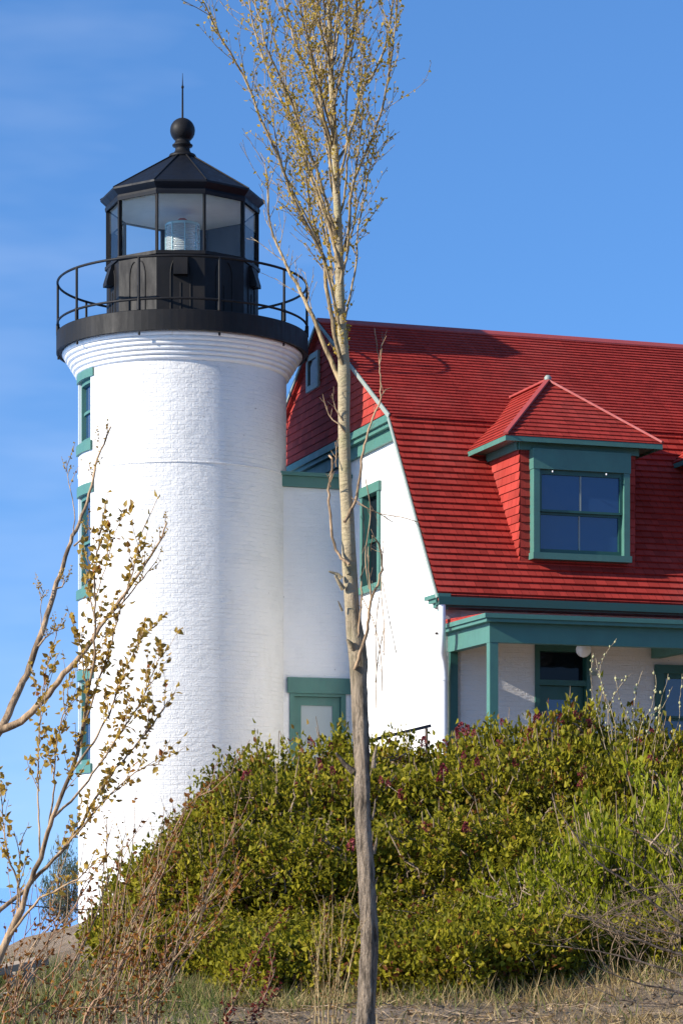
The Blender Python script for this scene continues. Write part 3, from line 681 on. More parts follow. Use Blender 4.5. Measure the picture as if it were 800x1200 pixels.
# dormers
def dormer(a_c):
    hw, ev, ftd, fte, EVZ, PKT, PKZ = .925, 1.255, .40, .14, 6.56, 1.54, 7.70
    t_at = lambda z: (z - EZ) / SL
    z_front = EZ + SL * ftd
    q = MB()
    q.prism([(a_c - hw + .01, ftd + .004, z_front - .1), (a_c - hw + .01, ftd + .004, EVZ - .1), (a_c - hw + .01, t_at(EVZ - .1) + .1, EVZ - .1), (a_c - hw + .01, t_at(z_front) + .1, z_front - .1)], (2 * hw - .02, 0, 0))
    for s in (-1, 1):
        x = a_c + s * hw
        pl = [(x, ftd, z_front), (x, t_at(EVZ) , EVZ), (x, ftd, EVZ)]
        shingles(q, pl if s > 0 else pl[::-1], .125, .016)
        xa, xb = (a_c - hw, a_c - .72) if s < 0 else (a_c + .72, a_c + hw)
        shingles(q, [(xa, ftd, z_front - .05), (xb, ftd, z_front - .05), (xb, ftd, EVZ - .05), (xa, ftd, EVZ - .05)], .125, .016)
    shingles(q, [(a_c - .72, ftd, z_front - .05), (a_c + .72, ftd, z_front - .05), (a_c + .72, ftd, z_front + .10), (a_c - .72, ftd, z_front + .10)], .125, .016)
    d = q.build('dormer', GABLE_SH, house)
    q = MB(); zt = EVZ + .03
    bk = t_at(zt) + .02; rt = TB + (PKZ - BZ - .03) / SU
    FL, FR, BL, BR = (a_c - ev, fte, zt), (a_c + ev, fte, zt), (a_c - ev, bk, zt), (a_c + ev, bk, zt); PK = (a_c, PKT, PKZ); RB = (a_c, rt + .02, PKZ)
    shingles(q, [FL, FR, PK], .125, .018)
    zc = BZ + .03                         # where the side slope leaves the lower roof for the upper one
    kk = (zc - zt) / (PKZ - zt); ML = (a_c - ev * (1 - kk), TB, zc); MR = (a_c + ev * (1 - kk), TB, zc)
    shingles(q, [BL, FL, PK, RB, ML], .125, .018); shingles(q, [FR, BR, MR, RB, PK], .125, .018)
    q.build('dormer_roof', ROOF, d)
    q = MB()
    for c0 in (FL, FR):
        q.beam(Vector(c0) + Vector((0, 0, .03)), Vector(PK) + Vector((0, 0, .035)), .075, .03)
    q.beam(Vector(PK) + Vector((0, .0, .03)), Vector(RB) + Vector((0, 0, .03)), .09, .03)
    q.build('hip_cap', RIDGE, d)
    q = MB(); q.lathe([(.05, PKZ + .03), (.055, PKZ + .07), (.03, PKZ + .10), (0, PKZ + .105)], 12, (a_c, PKT)); q.build('finial', RAKE, d)
    q = MB()
    q.prism([(a_c - ev + .0, fte - .0, zt - .004), (a_c + ev, fte, zt - .004), (a_c + ev, fte, zt - .075), (a_c - ev, fte, zt - .075)], (0, .03, 0))
    for s in (-1, 1):
        x = a_c + s * ev; q.box(min(x, x - s * .03), max(x, x - s * .03), fte + .031, t_at(zt - .08) + .02, zt - .075, zt - .004)
    q.box(a_c - ev + .031, a_c + ev - .031, fte + .031, ftd + .5, zt - .045, zt - .03)
    for s in (-1, 1): q.box(min(a_c + s * (ev - .031), a_c + s * hw), max(a_c + s * (ev - .031), a_c + s * hw), ftd + .501, t_at(zt) + .0, zt - .045, zt - .03)
    q.box(a_c - hw - .03, a_c + hw + .03, ftd - .06, ftd - .02, zt - .16, zt - .047)
    for s in (-1, 1): q.box(min(a_c + s * (hw + .02), a_c + s * (hw + .06)), max(a_c + s * (hw + .02), a_c + s * (hw + .06)), ftd - .02, t_at(zt - .16), zt - .16, zt - .047)
    q.build('eave_trim', GREEN, d)
    ww = sash_window(house, 'dormer_window', a_c - .77, a_c + .77, ftd - .122, 4.82, 6.44, .095, GLASS_B, hd=.2)
    q = MB()
    for s in (-1, 1): q.lathe([(0, 6.095), (.012, 6.10), (.012, 6.12), (0, 6.125)], 8, (a_c + s * .43 - .05, ftd - .18))
    q.build('shade_clip', WHITE_M, ww)
for k in range(4): dormer(2.355 + 3.42 * k)

# passage between tower and house
PTC = 4.5
pas = thing('link_passage', hs(-.4, 5.4, .2), TH, 'narrow white brick passage with green cornice joining the tower to the house', 'passage', off=(-.4, 5.4, .2))
D0, D1, DH = -.84, .10, 3.10
q = MB(); q.box(-1.25, D0, PTC, PTC + .3, wall_z0, 6.38); q.box(D0, D1, PTC, PTC + .3, DH, 6.38); q.box(D1, GA - .002, PTC, PTC + .3, wall_z0, 6.38)
q.box(-1.25, GA - .002, 6.5, 6.8, wall_z0, 6.38); q.build('wall', WALL_BRICK, pas)
q = MB(); q.box(-1.1, GA - .004, PTC - .07, 6.85, 6.383, 6.55); q.box(-1.1, GA - .004, PTC - .13, 6.9, 6.552, 6.61); q.build('cornice', GREEN, pas)
q = MB(); q.prism([(-1.1, PTC - .1, 6.612), (-1.1, 6.88, 6.612), (-1.1, 6.88, 6.72)], (1.27, 0, 0)); q.build('roof', SOFFIT, pas)
q = MB(); q.box(D0 - .04, GA - .006, PTC - .05, PTC + .1, DH + .0, DH + .25); q.box(D0, D0 + .08, PTC - .02, PTC + .2, .2, DH - .002); q.box(D1 - .08, D1, PTC - .02, PTC + .2, .2, DH - .002); q.box(D0 + .08, D1 - .08, PTC - .02, PTC + .2, DH - .05, DH - .002)
dr = q.build('door', GREEN, pas)
q = MB(); a0, a1 = D0 + .085, D1 - .085; lt = PTC + .04
q.box(a0, a0 + .12, lt, lt + .05, .2, DH - .055); q.box(a1 - .12, a1, lt, lt + .05, .2, DH - .055); q.box(a0 + .12, a1 - .12, lt, lt + .05, DH - .19, DH - .055); q.box(a0 + .12, a1 - .12, lt, lt + .05, .2, 1.2); q.build('door_leaf', GREEN, dr)
q = MB(); q.box(a0 + .11, a1 - .11, lt + .02, lt + .03, 1.19, DH - .18); q.build('screen', GREY_ST, dr)
q = MB(); q.lathe([(0, 1.28), (.03, 1.29), (.035, 1.31), (.03, 1.33), (0, 1.34)], 12, (a1 - .06, lt - .03)); q.build('handle', BRASS, dr)

# handrail of the steps beside the gable
c0, c1 = P(428, 869, 33.5), P(504, 850.5, 34.0)
hr = thing('step_handrail', (c1.x, c1.y, ground(c1.x, c1.y)), 0, 'dark sloping handrail beside the white gable wall, just above the hedge', 'handrail', off=(c1.x, c1.y, ground(c1.x, c1.y)))
q = MB(); q.beam(c0, c1, .04, .04); q.build('rail', IRON, hr)
for c in (c1 + (c0 - c1) * .06, c0 + (c1 - c0) * .1):
    q = MB(); q.beam((c.x, c.y, ground(c.x, c.y) - .1), (c.x, c.y, c.z - .022), .04, .04, (1, 0, 0)); q.build('post', IRON, hr)

# ------------------------------------------------------------------ planting
def dome_dir(): 
    q = random.random() * 2 * pi; return Vector((cos(q), sin(q), 0))
def make_shrub(seed, R, Hh, tips, per, leafL, leafW, shape, up, clump, stems=12):
    """unit shrub: stems mesh and leaf arrays. Leaves sit in clumps round twig tips spread through an uneven crown."""
    random.seed(seed); r2 = np.random.default_rng(seed)
    wood = MB(); mains = []
    for i in range(stems):
        q = 2 * pi * (i + random.random()) / stems; e = random.uniform(.15, .85); h = Hh * random.uniform(.7, .98)
        p = [Vector((.12 * cos(q), .12 * sin(q), -.15))]
        for k in range(1, 6):
            f = k / 5; p.append(Vector((R * e * f ** 1.3 * cos(q + .3 * f), R * e * f ** 1.3 * sin(q + .3 * f), h * f * (1 - .2 * e * f))) + rv(.04))
        wood.tube(p, [.022 - .0165 * k / 5 for k in range(6)], 5); mains += p[2:]
    lob = [(r2.random() * 2 * pi, r2.uniform(.2, 1.3), r2.uniform(.78, 1.16)) for _ in range(9)]
    pos, dirs, rn = [], [], []
    for i in range(tips):
        q = r2.random() * 2 * pi; el = math.asin(min(1, r2.random() ** .8 * 1.0)); rr = r2.random() ** .38
        s = 1.0
        for la, le, lm in lob:
            dd = (math.cos(q - la) * math.cos(el) * math.cos(le) + math.sin(el) * math.sin(le))
            if dd > .86: s *= 1 + (lm - 1) * (dd - .86) / .14
        s *= 1 + .05 * r2.normal()
        c = Vector((R * s * rr * cos(q) * cos(el) ** .8, R * s * rr * sin(q) * cos(el) ** .8, .12 * Hh + .88 * Hh * s * rr * sin(el)))
        near = min(mains, key=lambda m: (m - c).length_squared + max(0, m.z - c.z) * .6)
        mid = (near + c) * .5 + rv(.05)
        out = Vector((c.x * .6, c.y * .6, .35 + c.z * .25)).normalized()
        endp = c + (out + Vector((0, 0, up))).normalized() * r2.uniform(.05, .16)
        if i % 2: wood.tube([near, mid, c, endp + (endp - c) * (r2.random() ** 6 * 1.5)], [.009, .0075, .006, .0035], 4, False)
        base = .38 + .2 * r2.normal()
        k = max(4, int(per * r2.uniform(.5, 1.5)))
        for j in range(k):
            f = r2.random()
            pp = c.lerp(endp, f) + Vector(r2.normal(size=3) * clump)
            pos.append(pp); dirs.append(out * .6 + Vector((0, 0, up)) + Vector(r2.normal(size=3) * .8)); rn.append(base + .2 * r2.normal() + (.0 if r2.random() > .05 else .5))
    pos, dirs = np.array(pos), np.array(dirs); N = len(pos)
    Vv, Fa, rr_ = leaves(pos, dirs, leafL * r2.uniform(.6, 1.25, N), leafW * r2.uniform(.6, 1.2, N), np.array(rn), .22, .15, shape)
    return wood, Vv, Fa, rr_
def bud_mesh():
    pos, dirs = [], []
    for i in range(60):
        f = i / 60; q = i * 2.4; r = .032 * (1 - f) ** .7 * (1 if f > .12 else .6)
        pos.append((r * cos(q), r * sin(q), .02 + .12 * f)); dirs.append((cos(q), sin(q), .9))
    return leaves(np.array(pos), np.array(dirs), .028, .026, rng.random(60), .2, 0, 'narrow')
BV = bud_mesh()
lil_src = []
for s in range(4):
    lil_src.append(make_shrub(100 + s, 1.0, 1.0, 640, 21, .054, .037, 'leaf', .12, .042, 14))
lil_small = [make_shrub(150 + s, 1.0, 1.0, 230, 15, .125, .085, 'leaf', .12, .10, 9) for s in range(2)]
# every shrub gets its own root with stem, foliage and flower buds; meshes are shared among copies of one kind
SRC = {}
def shrub(kind, src_id, src, leafmat, woodmat, x, y, R, Hh, rot, name, label, cat, group, buds=0, scale_leaf=True, brng=None):
    z = ground(x, y)
    root = thing(name, (x, y, z), rot, label, cat, group)
    key = (kind, src_id)
    if key not in SRC:
        w = src[0].build('stem', woodmat, None, world=True)
        f = mesh_np('foliage', src[1], src[2], src[3], leafmat)
        SRC[key] = (w.data, f.data); bpy.data.objects.remove(w); bpy.data.objects.remove(f)
    for nm, me in zip(('stem', 'foliage'), SRC[key]):
        o = bpy.data.objects.new(nm, me); COL.objects.link(o); o.parent = root; o.scale = (R, R, Hh)
    if buds:
        if 'bud' not in SRC:
            b = mesh_np('flower_bud', *BV, BUD); SRC['bud'] = b.data; bpy.data.objects.remove(b)
        r3 = random.Random(src_id * 77 + int(x * 100))
        for i in range(int(buds * .7)):
            q = r3.uniform(-pi, 0) - rot; el = r3.uniform(.3, 1.4) if i % 3 else r3.uniform(.9, 1.45)
            o = bpy.data.objects.new('flower_bud', SRC['bud']); COL.objects.link(o); o.parent = root
            o.location = (R * 1.0 * cos(q) * cos(el) ** .8, R * 1.0 * sin(q) * cos(el) ** .8, Hh * (.12 + .89 * sin(el)))
            s = r3.uniform(.5, 1.1); o.scale = (s, s, s); o.rotation_euler = (r3.uniform(-.4, .4), r3.uniform(-.4, .4), r3.uniform(0, 6))
    return root
# hedge: (px of its middle, distance, px row of its top, radius, flower buds)
hedge = [
 (322, 30.5, 888, 1.0, 8), (412, 31.0, 870, 1.15, 10), (505, 31.0, 874, 1.15, 12), (583, 30.5, 848, 1.05, 16), (655, 30.5, 840, 1.05, 20), (735, 30.5, 866, 1.1, 14), (812, 30.5, 858, 1.1, 12), (900, 30.5, 845, 1.2, 6),
 (262, 28.0, 948, .85, 2), (318, 28.0, 915, 1.15, 4), (400, 28.3, 900, 1.2, 5), (482, 28.3, 902, 1.2, 6), (565, 28.3, 888, 1.15, 8), (648, 28.3, 880, 1.15, 8), (735, 28.0, 890, 1.15, 6), (825, 28.0, 888, 1.2, 4),
 (200, 26.0, 1000, .62, 0), (255, 25.6, 985, 1.0, 1), (335, 25.4, 968, 1.1, 2), (420, 25.4, 972, 1.1, 2), (510, 25.4, 968, 1.1, 4), (600, 25.4, 962, 1.1, 4), (690, 25.4, 970, 1.1, 2), (790, 25.4, 965, 1.1, 2),
 (138, 27.0, 1060, .42, 0), (160, 25.0, 1085, .45, 0), (300, 24.2, 1068, .8, 0), (390, 24.2, 1058, .85, 0), (480, 24.2, 1062, .85, 0), (565, 24.2, 1050, .85, 1), (650, 24.2, 1062, .8, 0), (225, 24.2, 1085, .6, 0),
 (268, 22.9, 1112, .45, 0), (352, 22.7, 1104, .5, 0), (398, 22.4, 1118, .4, 0), (452, 22.6, 1098, .5, 0), (512, 22.4, 1112, .5, 0), (548, 22.0, 1128, .35, 0), (180, 23.0, 1122, .35, 0),
 (330, 20.8, 1128, .42, 0), (480, 20.6, 1122, .46, 0), (525, 20.3, 1138, .38, 0), (600, 20.7, 1122, .48, 0), (655, 21.2, 1120, .4, 0), (720, 21.6, 1090, .45, 0), (785, 21.6, 1080, .5, 0), (300, 21.6, 1130, .35, 0)]
where = {0: 'rear row of the hedge, ', 8: 'middle row of the hedge, ', 16: 'front row of the hedge, ', 24: 'low at the foot of the hedge, ', 32: 'lowest fringe of the hedge, '}
spots = ['below the passage door', 'behind the bare trunk', 'below the dark handrail', 'in front of the porch corner post', 'thick with buds before the porch door', 'below the porch lamp', 'below the porch window', 'beyond the right edge of the porch',
 'right against the tower foot', 'right of the tower foot', 'just left of the bare trunk', 'just right of the bare trunk', 'below the white downspout', 'below the porch post', 'below the front door', 'at the right edge',
 'leftmost before the tower', 'behind the red-leaved saplings', 'halfway between tower and trunk', 'hard behind the bare trunk', 'right of the trunk', 'in the dark middle gap', 'behind the bright green shrub', 'behind the bare dark twigs',
 'smallest beside the tower base', 'beside the sapling stems', 'above the maroon leaved suckers', 'behind the dry stalks', 'right of the trunk base', 'above the bare sandy patch', 'left of the green-leaved shrub', 'among the red-brown suckers',
 'above the maroon suckers', 'left of the dry weed stalks', 'hard left of the trunk base', 'hard right of the trunk base', 'left of the bare sand', 'nearest the bare sand', 'in the green grass at left',
 'just right of the maroon suckers', 'foremost right of the trunk base', 'at the sand edge', 'left of the bare twigs', 'below the green shrubs', 'inside the bare brown twigs', 'at the right edge', 'left of the maroon suckers']
for i, (px, Y, top, R, nb) in enumerate(hedge):
    x = (px - 400) * Y / F; z = ground(x, Y); h = (HZ - top) * Y / F - z
    row = max(k for k in where if k <= i)
    small = R < .65
    shrub('small_lilac' if small else 'lilac', i % 2 if small else i % 4, lil_small[i % 2] if small else lil_src[i % 4], L_LILAC, WOOD_LIL, x, Y, R, max(.5, h / 1.02), random.Random(i).uniform(0, 6.28), 'lilac_shrub',
          'lilac shrub in the ' + where[row].replace('low at', 'low row at') .replace('the low row at', 'low row at')+ spots[i] if row < 24 else ('low lilac shrub at the foot of the hedge, ' if row == 24 else 'knee-high ragged lilac at the foot of the hedge, ') + spots[i], 'shrub', 'lilac shrubs of the hedge', nb)
gsrc = [make_shrub(300 + s, 1.0, 1.0, 300, 17, .072, .027, 'narrow', .55, .030, 14) for s in range(2)]
for i, (px, Y, top, R, lab) in enumerate([(735, 23.2, 925, 1.05, 'bright green narrow-leaved shrub at right, taller than its neighbours'), (640, 22.8, 1010, .8, 'bright green narrow-leaved shrub low in front of the lilacs'), (815, 22.5, 960, .9, 'bright green narrow-leaved shrub cut by the right edge'),
        (590, 22.6, 1085, .55, 'small bright green shrub above the bare sandy patch'), (700, 21.8, 1085, .6, 'small bright green shrub among bare dark twigs')]):
    x = (px - 400) * Y / F; z = ground(x, Y); h = (HZ - top) * Y / F - z
    shrub('green', i % 2, gsrc[i % 2], L_GREEN, WOOD_LIL, x, Y, R, h, 1.3 * i, 'green_shrub', lab, 'shrub', 'bright green shrubs before the lilacs')
x, Y = -4.75, 44.0
dsrc = make_shrub(401, 1.0, 1.0, 260, 14, .06, .035, 'leaf', .4, .05, 9)
shrub('far', 0, dsrc, L_DIST, WOOD_LIL, P(76, 0, 44).x, 44, .42, 1.5, .3, 'small_tree', 'small grey-green bush beyond the left foot of the tower', 'bush', None)

# ---- trees drawn branch by branch
class Wood:
    def __init__(s): s.pos = []; s.dir = []; s.rn = []
    def leaf(s, p, d, base): s.pos.append(p); s.dir.append(d); s.rn.append(base)
    def arrays(s): return np.array([tuple(p) for p in s.pos]), np.array([tuple(d) for d in s.dir]), np.array(s.rn)
def taper(n_, r0, r1, pw=1.0): return [r1 + (r0 - r1) * (1 - i / (n_ - 1)) ** pw for i in range(n_)]
def path_px(pts, Y, dy=0.0, jit=0.0):
    """points seen along lines of sight, with a depth that drifts by dy from start to end"""
    k = len(pts) - 1
    return [P(x, y, Y + dy * (i / k)) + Vector((0, random.gauss(0, jit), 0)) for i, (x, y) in enumerate(pts)]
def twigs_on(path, r, mb, wd, count, L, ang_, upb, leafn, leafd, f0=.25, f1=1.0, base=.5, endtwig=True, rmin=.0015, sub=0):
    k = len(path)
    for i in range(count):
        f = f0 + (f1 - f0) * (i + random.random()) / count
        j = min(k - 2, int(f * (k - 1))); p = path[j].lerp(path[j + 1], f * (k - 1) - j if f * (k - 1) - j < 1 else 1)
        t = (path[j + 1] - path[j]).normalized(); s = t.cross(rv()).normalized()
        d = (t * cos(ang_) + s * sin(ang_) + Vector((0, 0, upb))).normalized(); ln = L * random.uniform(.4, 1.2)
        q = [p]
        for m in range(4): d = (d + rv(.07) + Vector((0, 0, upb * .25))).normalized(); q.append(q[-1] + d * ln / 4)
        mb.tube(q, taper(5, r * random.uniform(.7, 1.1), rmin), 4, False)
        for m in range(int(leafn * random.uniform(.5, 1.5))):
            g = random.uniform(.15, 1.02) * 4; a = min(3, int(g)); pp = q[a].lerp(q[a + 1], g - a)
            wd.leaf(pp + rv(leafd * .3), (d * .5 + rv(.65) + Vector((0, 0, .15))), base + random.gauss(0, .2))
        if sub: twigs_on(q, r * .6, mb, wd, sub, L * .45, ang_, upb, leafn * .6, leafd, .3, 1.0, base)

# ---- bare-trunked poplar in the middle
random.seed(21)
YP = 16.0
base_p = P(427, 1222, YP); bz = ground(base_p.x, base_p.y)
pop = thing('poplar_tree', (base_p.x, base_p.y, bz), 0, 'tall slender poplar with bare lower trunk and sparse bronze spring leaves', 'tree', off=(base_p.x, base_p.y, bz))
tr = [(427, 1232, 30), (428, 1200, 27.5), (430, 1150, 26), (432, 1100, 25), (430, 1050, 24), (428, 1000, 23), (425, 950, 22.5), (424, 900, 22.5), (422, 850, 24), (420, 800, 24), (420, 775, 25), (417, 750, 25), (413, 720, 20), (411, 690, 19.5), (409, 660, 20), (408, 630, 18),
      (407, 600, 17.5), (405, 570, 16.5), (404, 540, 16), (403, 500, 15.5), (403, 465, 16), (403, 440, 17), (402, 410, 14), (400, 380, 12.5), (398, 340, 12), (397, 300, 12), (396, 260, 10.5), (394, 220, 10), (393, 185, 9.5), (391, 150, 8.5), (389, 110, 8), (387, 70, 7), (386, 30, 6.4), (384, -20, 5.5), (382, -90, 4), (381, -170, 2.2)]
pts = [P(x, y, YP) + Vector((0, .02 * sin(y * .011), 0)) for x, y, _ in tr]
def trunk_mesh(pts, widths, n=20):
    """round trunk with swellings, furrows and flare"""
    sp = smooth_path(pts, .035); zs0 = [p.z for p in pts]; rad = []
    for p in sp: rad.append(float(np.interp(p.z, zs0, widths)))
    mb = MB(); up = Vector((0, 1, 0)); vs = []
    for i, p in enumerate(sp):
        d = (sp[min(i + 1, len(sp) - 1)] - sp[max(0, i - 1)]).normalized(); x = d.cross(up).normalized(); y = x.cross(d)
        rough = max(.15, min(1, (1.9 - p.z) / .8))
        for j in range(n):
            q = 2 * pi * j / n
            k = 1 + rough * (.055 * sin(5 * q + 1.7 * sin(p.z * 5)) + .045 * sin(9 * q + 2.3 * p.z + sin(p.z * 11)) + .03 * random.gauss(0, 1)) + .02 * sin(3 * q + p.z * 3.1)
            vs.append(p + (x * cos(q) + y * sin(q)) * rad[i] * k)
    L = len(sp)
    mb.add(vs, [(i * n + (j + 1) % n, i * n + j, (i + 1) * n + j, (i + 1) * n + (j + 1) % n) for i in range(L - 1) for j in range(n)], True)
    return mb, sp
mb, trunk_path = trunk_mesh(pts, [w * (.405 if y > 790 else .44) * YP / F for _, y, w in tr])
tr_o = mb.build('trunk', WOOD_POP, pop)
# knots and broken stubs
q = MB()
for (x, y, dx, dy, r) in [(402, 690, -10, -14, .018), (400, 678, -14, -10, .016), (408, 672, -5, -16, .014), (414, 905, -18, -22, .022), (437, 900, 6, -25, .018), (437, 1000, 4, -18, .015), (440, 1110, 1, -32, .014), (436, 960, 2, -22, .010), (401, 716, -6, -12, .008), (413, 760, -6, -12, .02), (420, 1075, -10, -16, .008), (437, 1040, 6, -12, .008)]:
    a = P(x, y, YP - .03); b = P(x + dx, y + dy, YP - .06); q.tube([a, a.lerp(b, .5) + rv(.008), b + rv(.006)], [r, r * .7, r * .35], 7)
q.build('stub', WOOD_POP, tr_o)
branches = [
 ([(403, 458), (392, 435), (381, 408), (366, 372), (352, 343), (341, 322), (326, 290), (316, 262), (314, 225), (310, 190)], 8.5, 1.0, .4, 0.2),
 ([(402, 432), (392, 392), (383, 335), (378, 300), (360, 265), (340, 225), (325, 185), (305, 140), (290, 95), (262, 48), (240, 8), (225, -30)], 7.5, 1.2, -.8, 1.0),
 ([(398, 318), (385, 268), (370, 225), (355, 185), (340, 140), (320, 95), (300, 40), (288, -20)], 6.5, 1.4, .5, 1.0),
 ([(396, 290), (382, 238), (371, 200), (352, 150), (335, 105), (310, 50), (295, -20)], 6.0, 1.4, -.5, 1.0),
 ([(394, 200), (380, 152), (365, 95), (350, 60), (335, 10), (328, -40)], 6.0, 1.6, .3, 1.0),
 ([(393, 185), (378, 130), (370, 85), (360, 40), (352, -30)], 5.5, 1.6, -.4, 1.0),
 ([(399, 305), (408, 272), (412, 222), (425, 188), (436, 160), (447, 130), (455, 90), (462, 40), (466, -20)], 5.5, 1.2, -.4, .9),
 ([(393, 194), (405, 172), (415, 140), (424, 105), (440, 82), (452, 48), (461, 0), (464, -40)], 5.5, 1.4, .5, 1.0),
 ([(391, 115), (400, 85), (410, 50), (417, 10), (420, -40)], 5.0, 1.8, -.3, 1.0),
 ([(389, 78), (396, 42), (399, -10), (400, -50)], 4.5, 1.8, .3, 1.0),
 ([(402, 425), (398, 380), (390, 330), (386, 290), (379, 250), (372, 215), (368, 170)], 5.0, .9, .3, .8),
 ([(402, 415), (390, 345), (374, 285), (352, 240), (335, 205), (322, 160), (318, 110)], 5.0, .9, -.6, .55),
 ([(399, 340), (406, 305), (413, 270), (421, 235), (428, 205), (432, 170)], 4.0, .9, .4, .9),
 ([(388, 60), (375, 20), (368, -30)], 4.5, 1.8, .2, 1.0), ([(390, 95), (383, 55), (380, 10), (378, -40)], 4.0, 1.6, -.4, 1.0),
 ([(396, 262), (388, 215), (382, 165), (376, 120), (372, 70), (364, 10)], 4.5, 1.2, .55, .9)]
r5 = random.Random(3)
for i in range(15):
    y0 = 400 - 24 * i + r5.uniform(-15, 15); x0 = float(np.interp(-y0, [-450, -300, -185, -70, 60], [403, 397, 393, 387, 383]))
    side = 1 if i % 5 in (1, 3) else -1; y1 = max(-60, y0 - r5.uniform(190, 330)); fr = (y0 - y1) / 300
    wdt = (46 if side > 0 else 92) * fr * r5.uniform(.35, 1.1); wdt = min(wdt, (462 if side > 0 else 385) * 1.0 - x0 if side > 0 else x0 - (225 + max(0, y1) * .55)); wdt = max(wdt, 6)
    branches.append(([(x0, y0)] + [(x0 + side * wdt * f ** .8 + r5.uniform(-4, 4), y0 + (y1 - y0) * f) for f in (.15, .32, .5, .68, .85, 1.0)], 4.0, .9, r5.uniform(-1, 1) * .9, .9))
wd = Wood(); tw = MB()
for pts_, w0, w1, dy, lv in branches:
    p = smooth_path(path_px(pts_, YP, dy, .03), .06); r = taper(len(p), w0 / 2 * YP / F, w1 / 2 * YP / F, .8)
    tw = MB(); tw.tube([x + rv(.003) for x in p], [.72 * v for v in r], 7)
    Lp = sum((a - b).length for a, b in zip(p, p[1:]))
    twigs_on(p, .0032, tw, wd, int(9 * Lp) + 3, .30, .66, .20, 5.2 * lv, .014, .30, 1.0, .5, sub=2)
    for k in range(int(34 * Lp * lv)):
        f = 1 - random.random() ** 1.4 * .75; j = min(len(p) - 2, int(f * (len(p) - 1))); wd.leaf(p[j].lerp(p[j + 1], random.random()) + rv(.02), rv(.6) + Vector((0, 0, .3)), .5 + random.gauss(0, .2))
    tw.build('branch', WOOD_TWIG, pop)
tw = MB()
# short shoots on the leader
twigs_on([p for p in trunk_path if p.z > P(0, 430, YP).z and p.z < P(0, 0, YP).z], .003, tw, wd, 60, .24, .6, .3, 5, .012, 0, 1, .5, sub=1)
twigs_on([p for p in trunk_path if P(0, 455, YP).z < p.z < P(0, 385, YP).z], .0035, tw, wd, 26, .20, .35, .3, 12, .012, 0, 1, .6)
tw.build('short_shoots', WOOD_TWIG, pop)
pa, da, ra = wd.arrays(); o3 = OFF[pop.name]
mesh_np('foliage', *leaves(pa - np.array(tuple(o3)), da, .024 * rng.uniform(.6, 1.3, len(pa)), .019 * rng.uniform(.6, 1.2, len(pa)), ra), L_POP, pop)
# dead side shoots low on the trunk
dead = [([(404, 506), (398, 499), (390, 492), (382, 478), (378, 462)], 2.5, .9), ([(402, 492), (393, 478), (389, 462)], 2.5, .9), ([(409, 662), (400, 655), (391, 638), (387, 610), (385, 575), (389, 545), (386, 533)], 5.0, 3.2), ([(388, 570), (383, 556)], 2.2, 1), ([(394, 548), (393, 520)], 2.5, 1),
  ([(404, 612), (411, 598), (418, 582), (422, 552), (427, 522), (436, 490), (446, 465), (445, 430), (441, 405), (439, 384)], 5.0, 1.0), ([(446, 465), (452, 456)], 2, .8), ([(445, 432), (447, 405), (448, 388)], 2, .7),
  ([(413, 760), (420, 742), (423, 705), (424, 660), (426, 620), (424, 588)], 4.0, 1.2), ([(416, 785), (422, 765), (430, 738), (434, 705), (441, 690), (447, 668), (446, 645), (440, 632)], 6.0, 2.0), ([(435, 706), (433, 680), (431, 655), (431, 640)], 3.5, 1.2), ([(447, 670), (448, 650), (450, 632)], 2.2, .8), ([(440, 632), (436, 628), (434, 645)], 2.2, .8)]
q = MB(); wd2 = Wood()
for pts_, w0, w1 in dead:
    p = smooth_path(path_px(pts_, YP - .05, random.uniform(-.12, .12), .01), .03); q.tube([x + rv(.003) for x in p], taper(len(p), w0 * .38 * YP / F, w1 * .42 * YP / F), 6); twigs_on(p, .0022, q, wd2, 3, .09, .8, .3, 0, .01)
for pts_ in ([(447, 672), (447, 700), (450, 735), (449, 775)], [(448, 682), (455, 720), (464, 765)], [(444, 700), (440, 740), (441, 790), (440, 830)], [(450, 735), (443, 770), (440, 800)], [(424, 700), (438, 730), (446, 770), (448, 810)], [(412, 583), (440, 600), (470, 606), (490, 612)], [(418, 590), (440, 600), (460, 612)], [(428, 560), (434, 600), (428, 650), (432, 690)]):
    p = smooth_path(path_px(pts_, YP - .08, random.uniform(-.1, .1), .01), .03); q.tube(p, .0032, 4); twigs_on(p, .0016, q, wd2, 3, .10, .7, -.3, 0, .01)
q.build('dead_shoots', WOOD_SAP, pop)

